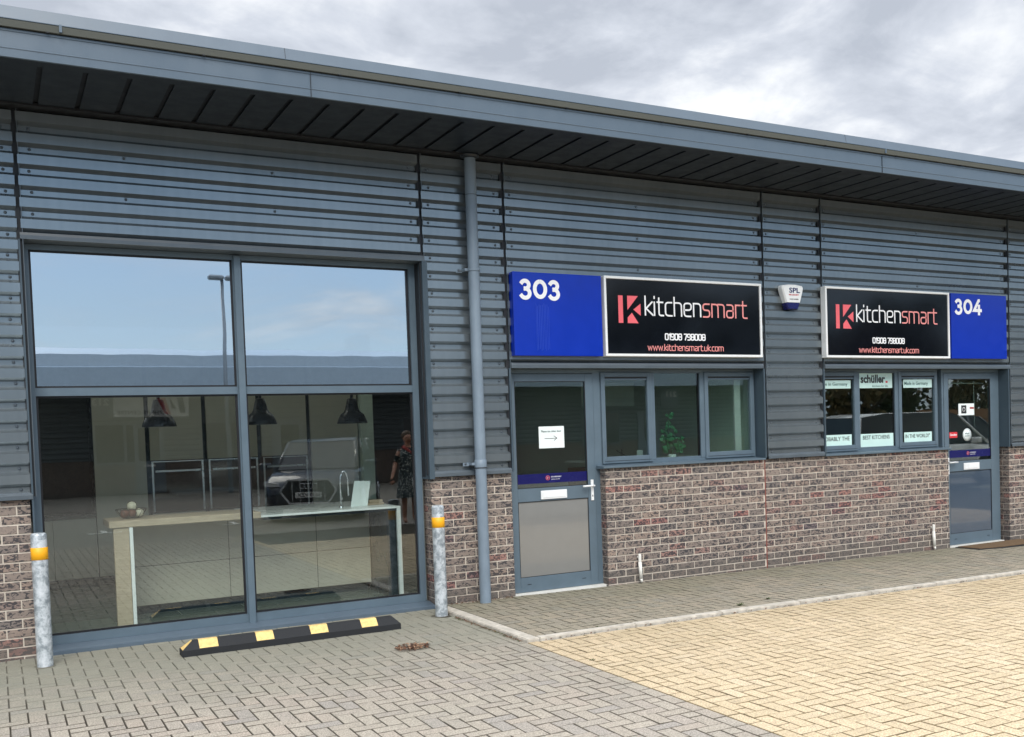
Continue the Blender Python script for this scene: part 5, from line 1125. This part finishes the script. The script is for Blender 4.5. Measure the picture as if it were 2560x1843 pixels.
# bystander out of the frame, mirrored at the right edge of the showroom glass
t = thing('person', 'person in a patterned dress with red scarf, mirrored in the showroom glass', 'person', (6.72, -8.8, ROAD))
def skin_body(name, chain, mat, parent, sub=2):
    vs, es, rs = chain; me = bpy.data.meshes.new(name); o0 = origin(parent)
    me.from_pydata([(a - o0.x, b_ - o0.y, c - o0.z) for a, b_, c in vs], es, []); o = bpy.data.objects.new(name, me); COL.objects.link(o); o.parent = parent
    sm_ = o.modifiers.new('skin', 'SKIN'); ss = o.modifiers.new('sub', 'SUBSURF'); ss.levels = sub; ss.render_levels = sub; sm_.use_smooth_shade = True
    for i, (a, b_) in enumerate(rs): me.skin_vertices[0].data[i].radius = (a, b_)
    me.skin_vertices[0].data[0].use_root = True; me.materials.append(MATS[mat]); return o
px_, py_, pz_ = 6.72, -8.8, ROAD
def pp(a, b_, c): return (px_ + a, py_ + b_, pz_ + c)
vs = [pp(0, 0, .92), pp(0, 0, 1.08), pp(0, 0, 1.28), pp(0, .0, 1.42), pp(0, .01, 1.50), pp(0, .02, 1.58), pp(0, .02, 1.66),
      pp(-.17, 0, 1.37), pp(-.26, .02, 1.12), pp(-.36, .14, .92), pp(-.40, .19, .86),
      pp(.17, 0, 1.37), pp(.22, .0, 1.12), pp(.12, .16, 1.02), pp(.06, .20, 1.0),
      pp(-.09, 0, .86), pp(-.10, .02, .48), pp(-.10, -.01, .09), pp(-.11, .12, .045), pp(.09, 0, .86), pp(.10, .02, .48), pp(.10, -.01, .09), pp(.11, .12, .045)]
es = [(0, 1), (1, 2), (2, 3), (3, 4), (4, 5), (5, 6), (2, 7), (7, 8), (8, 9), (9, 10), (2, 11), (11, 12), (12, 13), (13, 14), (0, 15), (15, 16), (16, 17), (17, 18), (0, 19), (19, 20), (20, 21), (21, 22)]
rs = [(.15, .11), (.13, .10), (.155, .11), (.08, .07), (.05, .05), (.075, .09), (.065, .08), (.055, .055), (.042, .042), (.032, .030), (.028, .02), (.055, .055), (.042, .042), (.032, .030), (.028, .02), (.09, .09), (.06, .06), (.04, .04), (.045, .03), (.09, .09), (.06, .06), (.04, .04), (.045, .03)]
skin_body('body', (vs, es, rs), 'skin', t)
for hx_, hy_, hz_, s in ((-.40, .19, .85, -1), (.06, .21, 1.0, -1)):
    for k in range(5):
        dx = (k - 2) * .014; l = (.05, .07, .078, .072, .055)[k]
        if k == 0: q = [pp(hx_ + .02, hy_, hz_ - .005), pp(hx_ + .045, hy_ + .02, hz_ - .03), pp(hx_ + .05, hy_ + .03, hz_ - .055)]
        else: q = [pp(hx_ + dx, hy_ + .01, hz_ - .02), pp(hx_ + dx * 1.2, hy_ + .02, hz_ - .02 - l * .55), pp(hx_ + dx * 1.2, hy_ + .012, hz_ - .02 - l)]
        skin_body('finger', (q, [(0, 1), (1, 2)], [(.010, .010), (.009, .009), (.007, .007)]), 'skin', t, 1)
mb = MB()
prof = [(.045, 1.45), (.11, 1.42), (.19, 1.37), (.19, 1.25), (.165, 1.10), (.185, .92), (.22, .70), (.25, .50)]
n = 24; vv = [pp(r * math.cos(2 * math.pi * k / n), r * (.72 if z > .8 else .85) * math.sin(2 * math.pi * k / n) + .0, z) for r, z in prof for k in range(n)]
mb.mesh(vv, [(i * n + k, i * n + (k + 1) % n, (i + 1) * n + (k + 1) % n, (i + 1) * n + k) for i in range(len(prof) - 1) for k in range(n)], 'dress', True)
for s in (-1, 1): mb.tube([pp(s * .14, 0, 1.38), pp(s * .20, .0, 1.26), pp(s * .235, .01, 1.16)], .075, 'dress', 12, .06)
obj('dress', mb, t)
mb = MB(); mb.ball(pp(0, -.005, 1.655), .108, 'hair', 3, (.0 + 1, 1, 1)); obj('hair', mb, t)
for o_ in [t.children[-1]]:
    for v_ in o_.data.vertices:   # pull the hair back off the face
        pass
mb = MB(); mb.ball(pp(0, .035, 1.615), .092, 'skin', 3); mb.ball(pp(0, .128, 1.60), .016, 'skin', 1); obj('face', mb, t)
mb = MB()
for s in (-1, 1): mb.ball(pp(s * .033, .117, 1.628), .011, 'ink_black', 1)
mb.box(*[px_ - .022, px_ + .022, py_ + .112, py_ + .122, pz_ + 1.563, pz_ + 1.571], 'scarf_red'); obj('face_features', mb, t)
mb = MB(); mb.tube([pp(-.10, .03, 1.45), pp(-.04, .10, 1.38), pp(.06, .11, 1.30), pp(.08, .13, 1.18)], .035, 'scarf_red', 8, .05); obj('scarf', mb, t)
t2 = thing('handbag', 'white handbag held by the mirrored person', 'handbag', (6.6, -8.58, .75))
mb = MB(); mb.bbox(px_ - .02, px_ + .20, py_ + .20, py_ + .29, pz_ + .72, pz_ + .90, 'white_gloss', .02); obj('bag', mb, t2)
mb = MB(); mb.tube([(px_ + .02, py_ + .245, pz_ + .89), (px_ + .05, py_ + .235, pz_ + .985), (px_ + .13, py_ + .235, pz_ + .985), (px_ + .16, py_ + .245, pz_ + .89)], .008, 'wire_brown', 8); obj('strap', mb, t2)
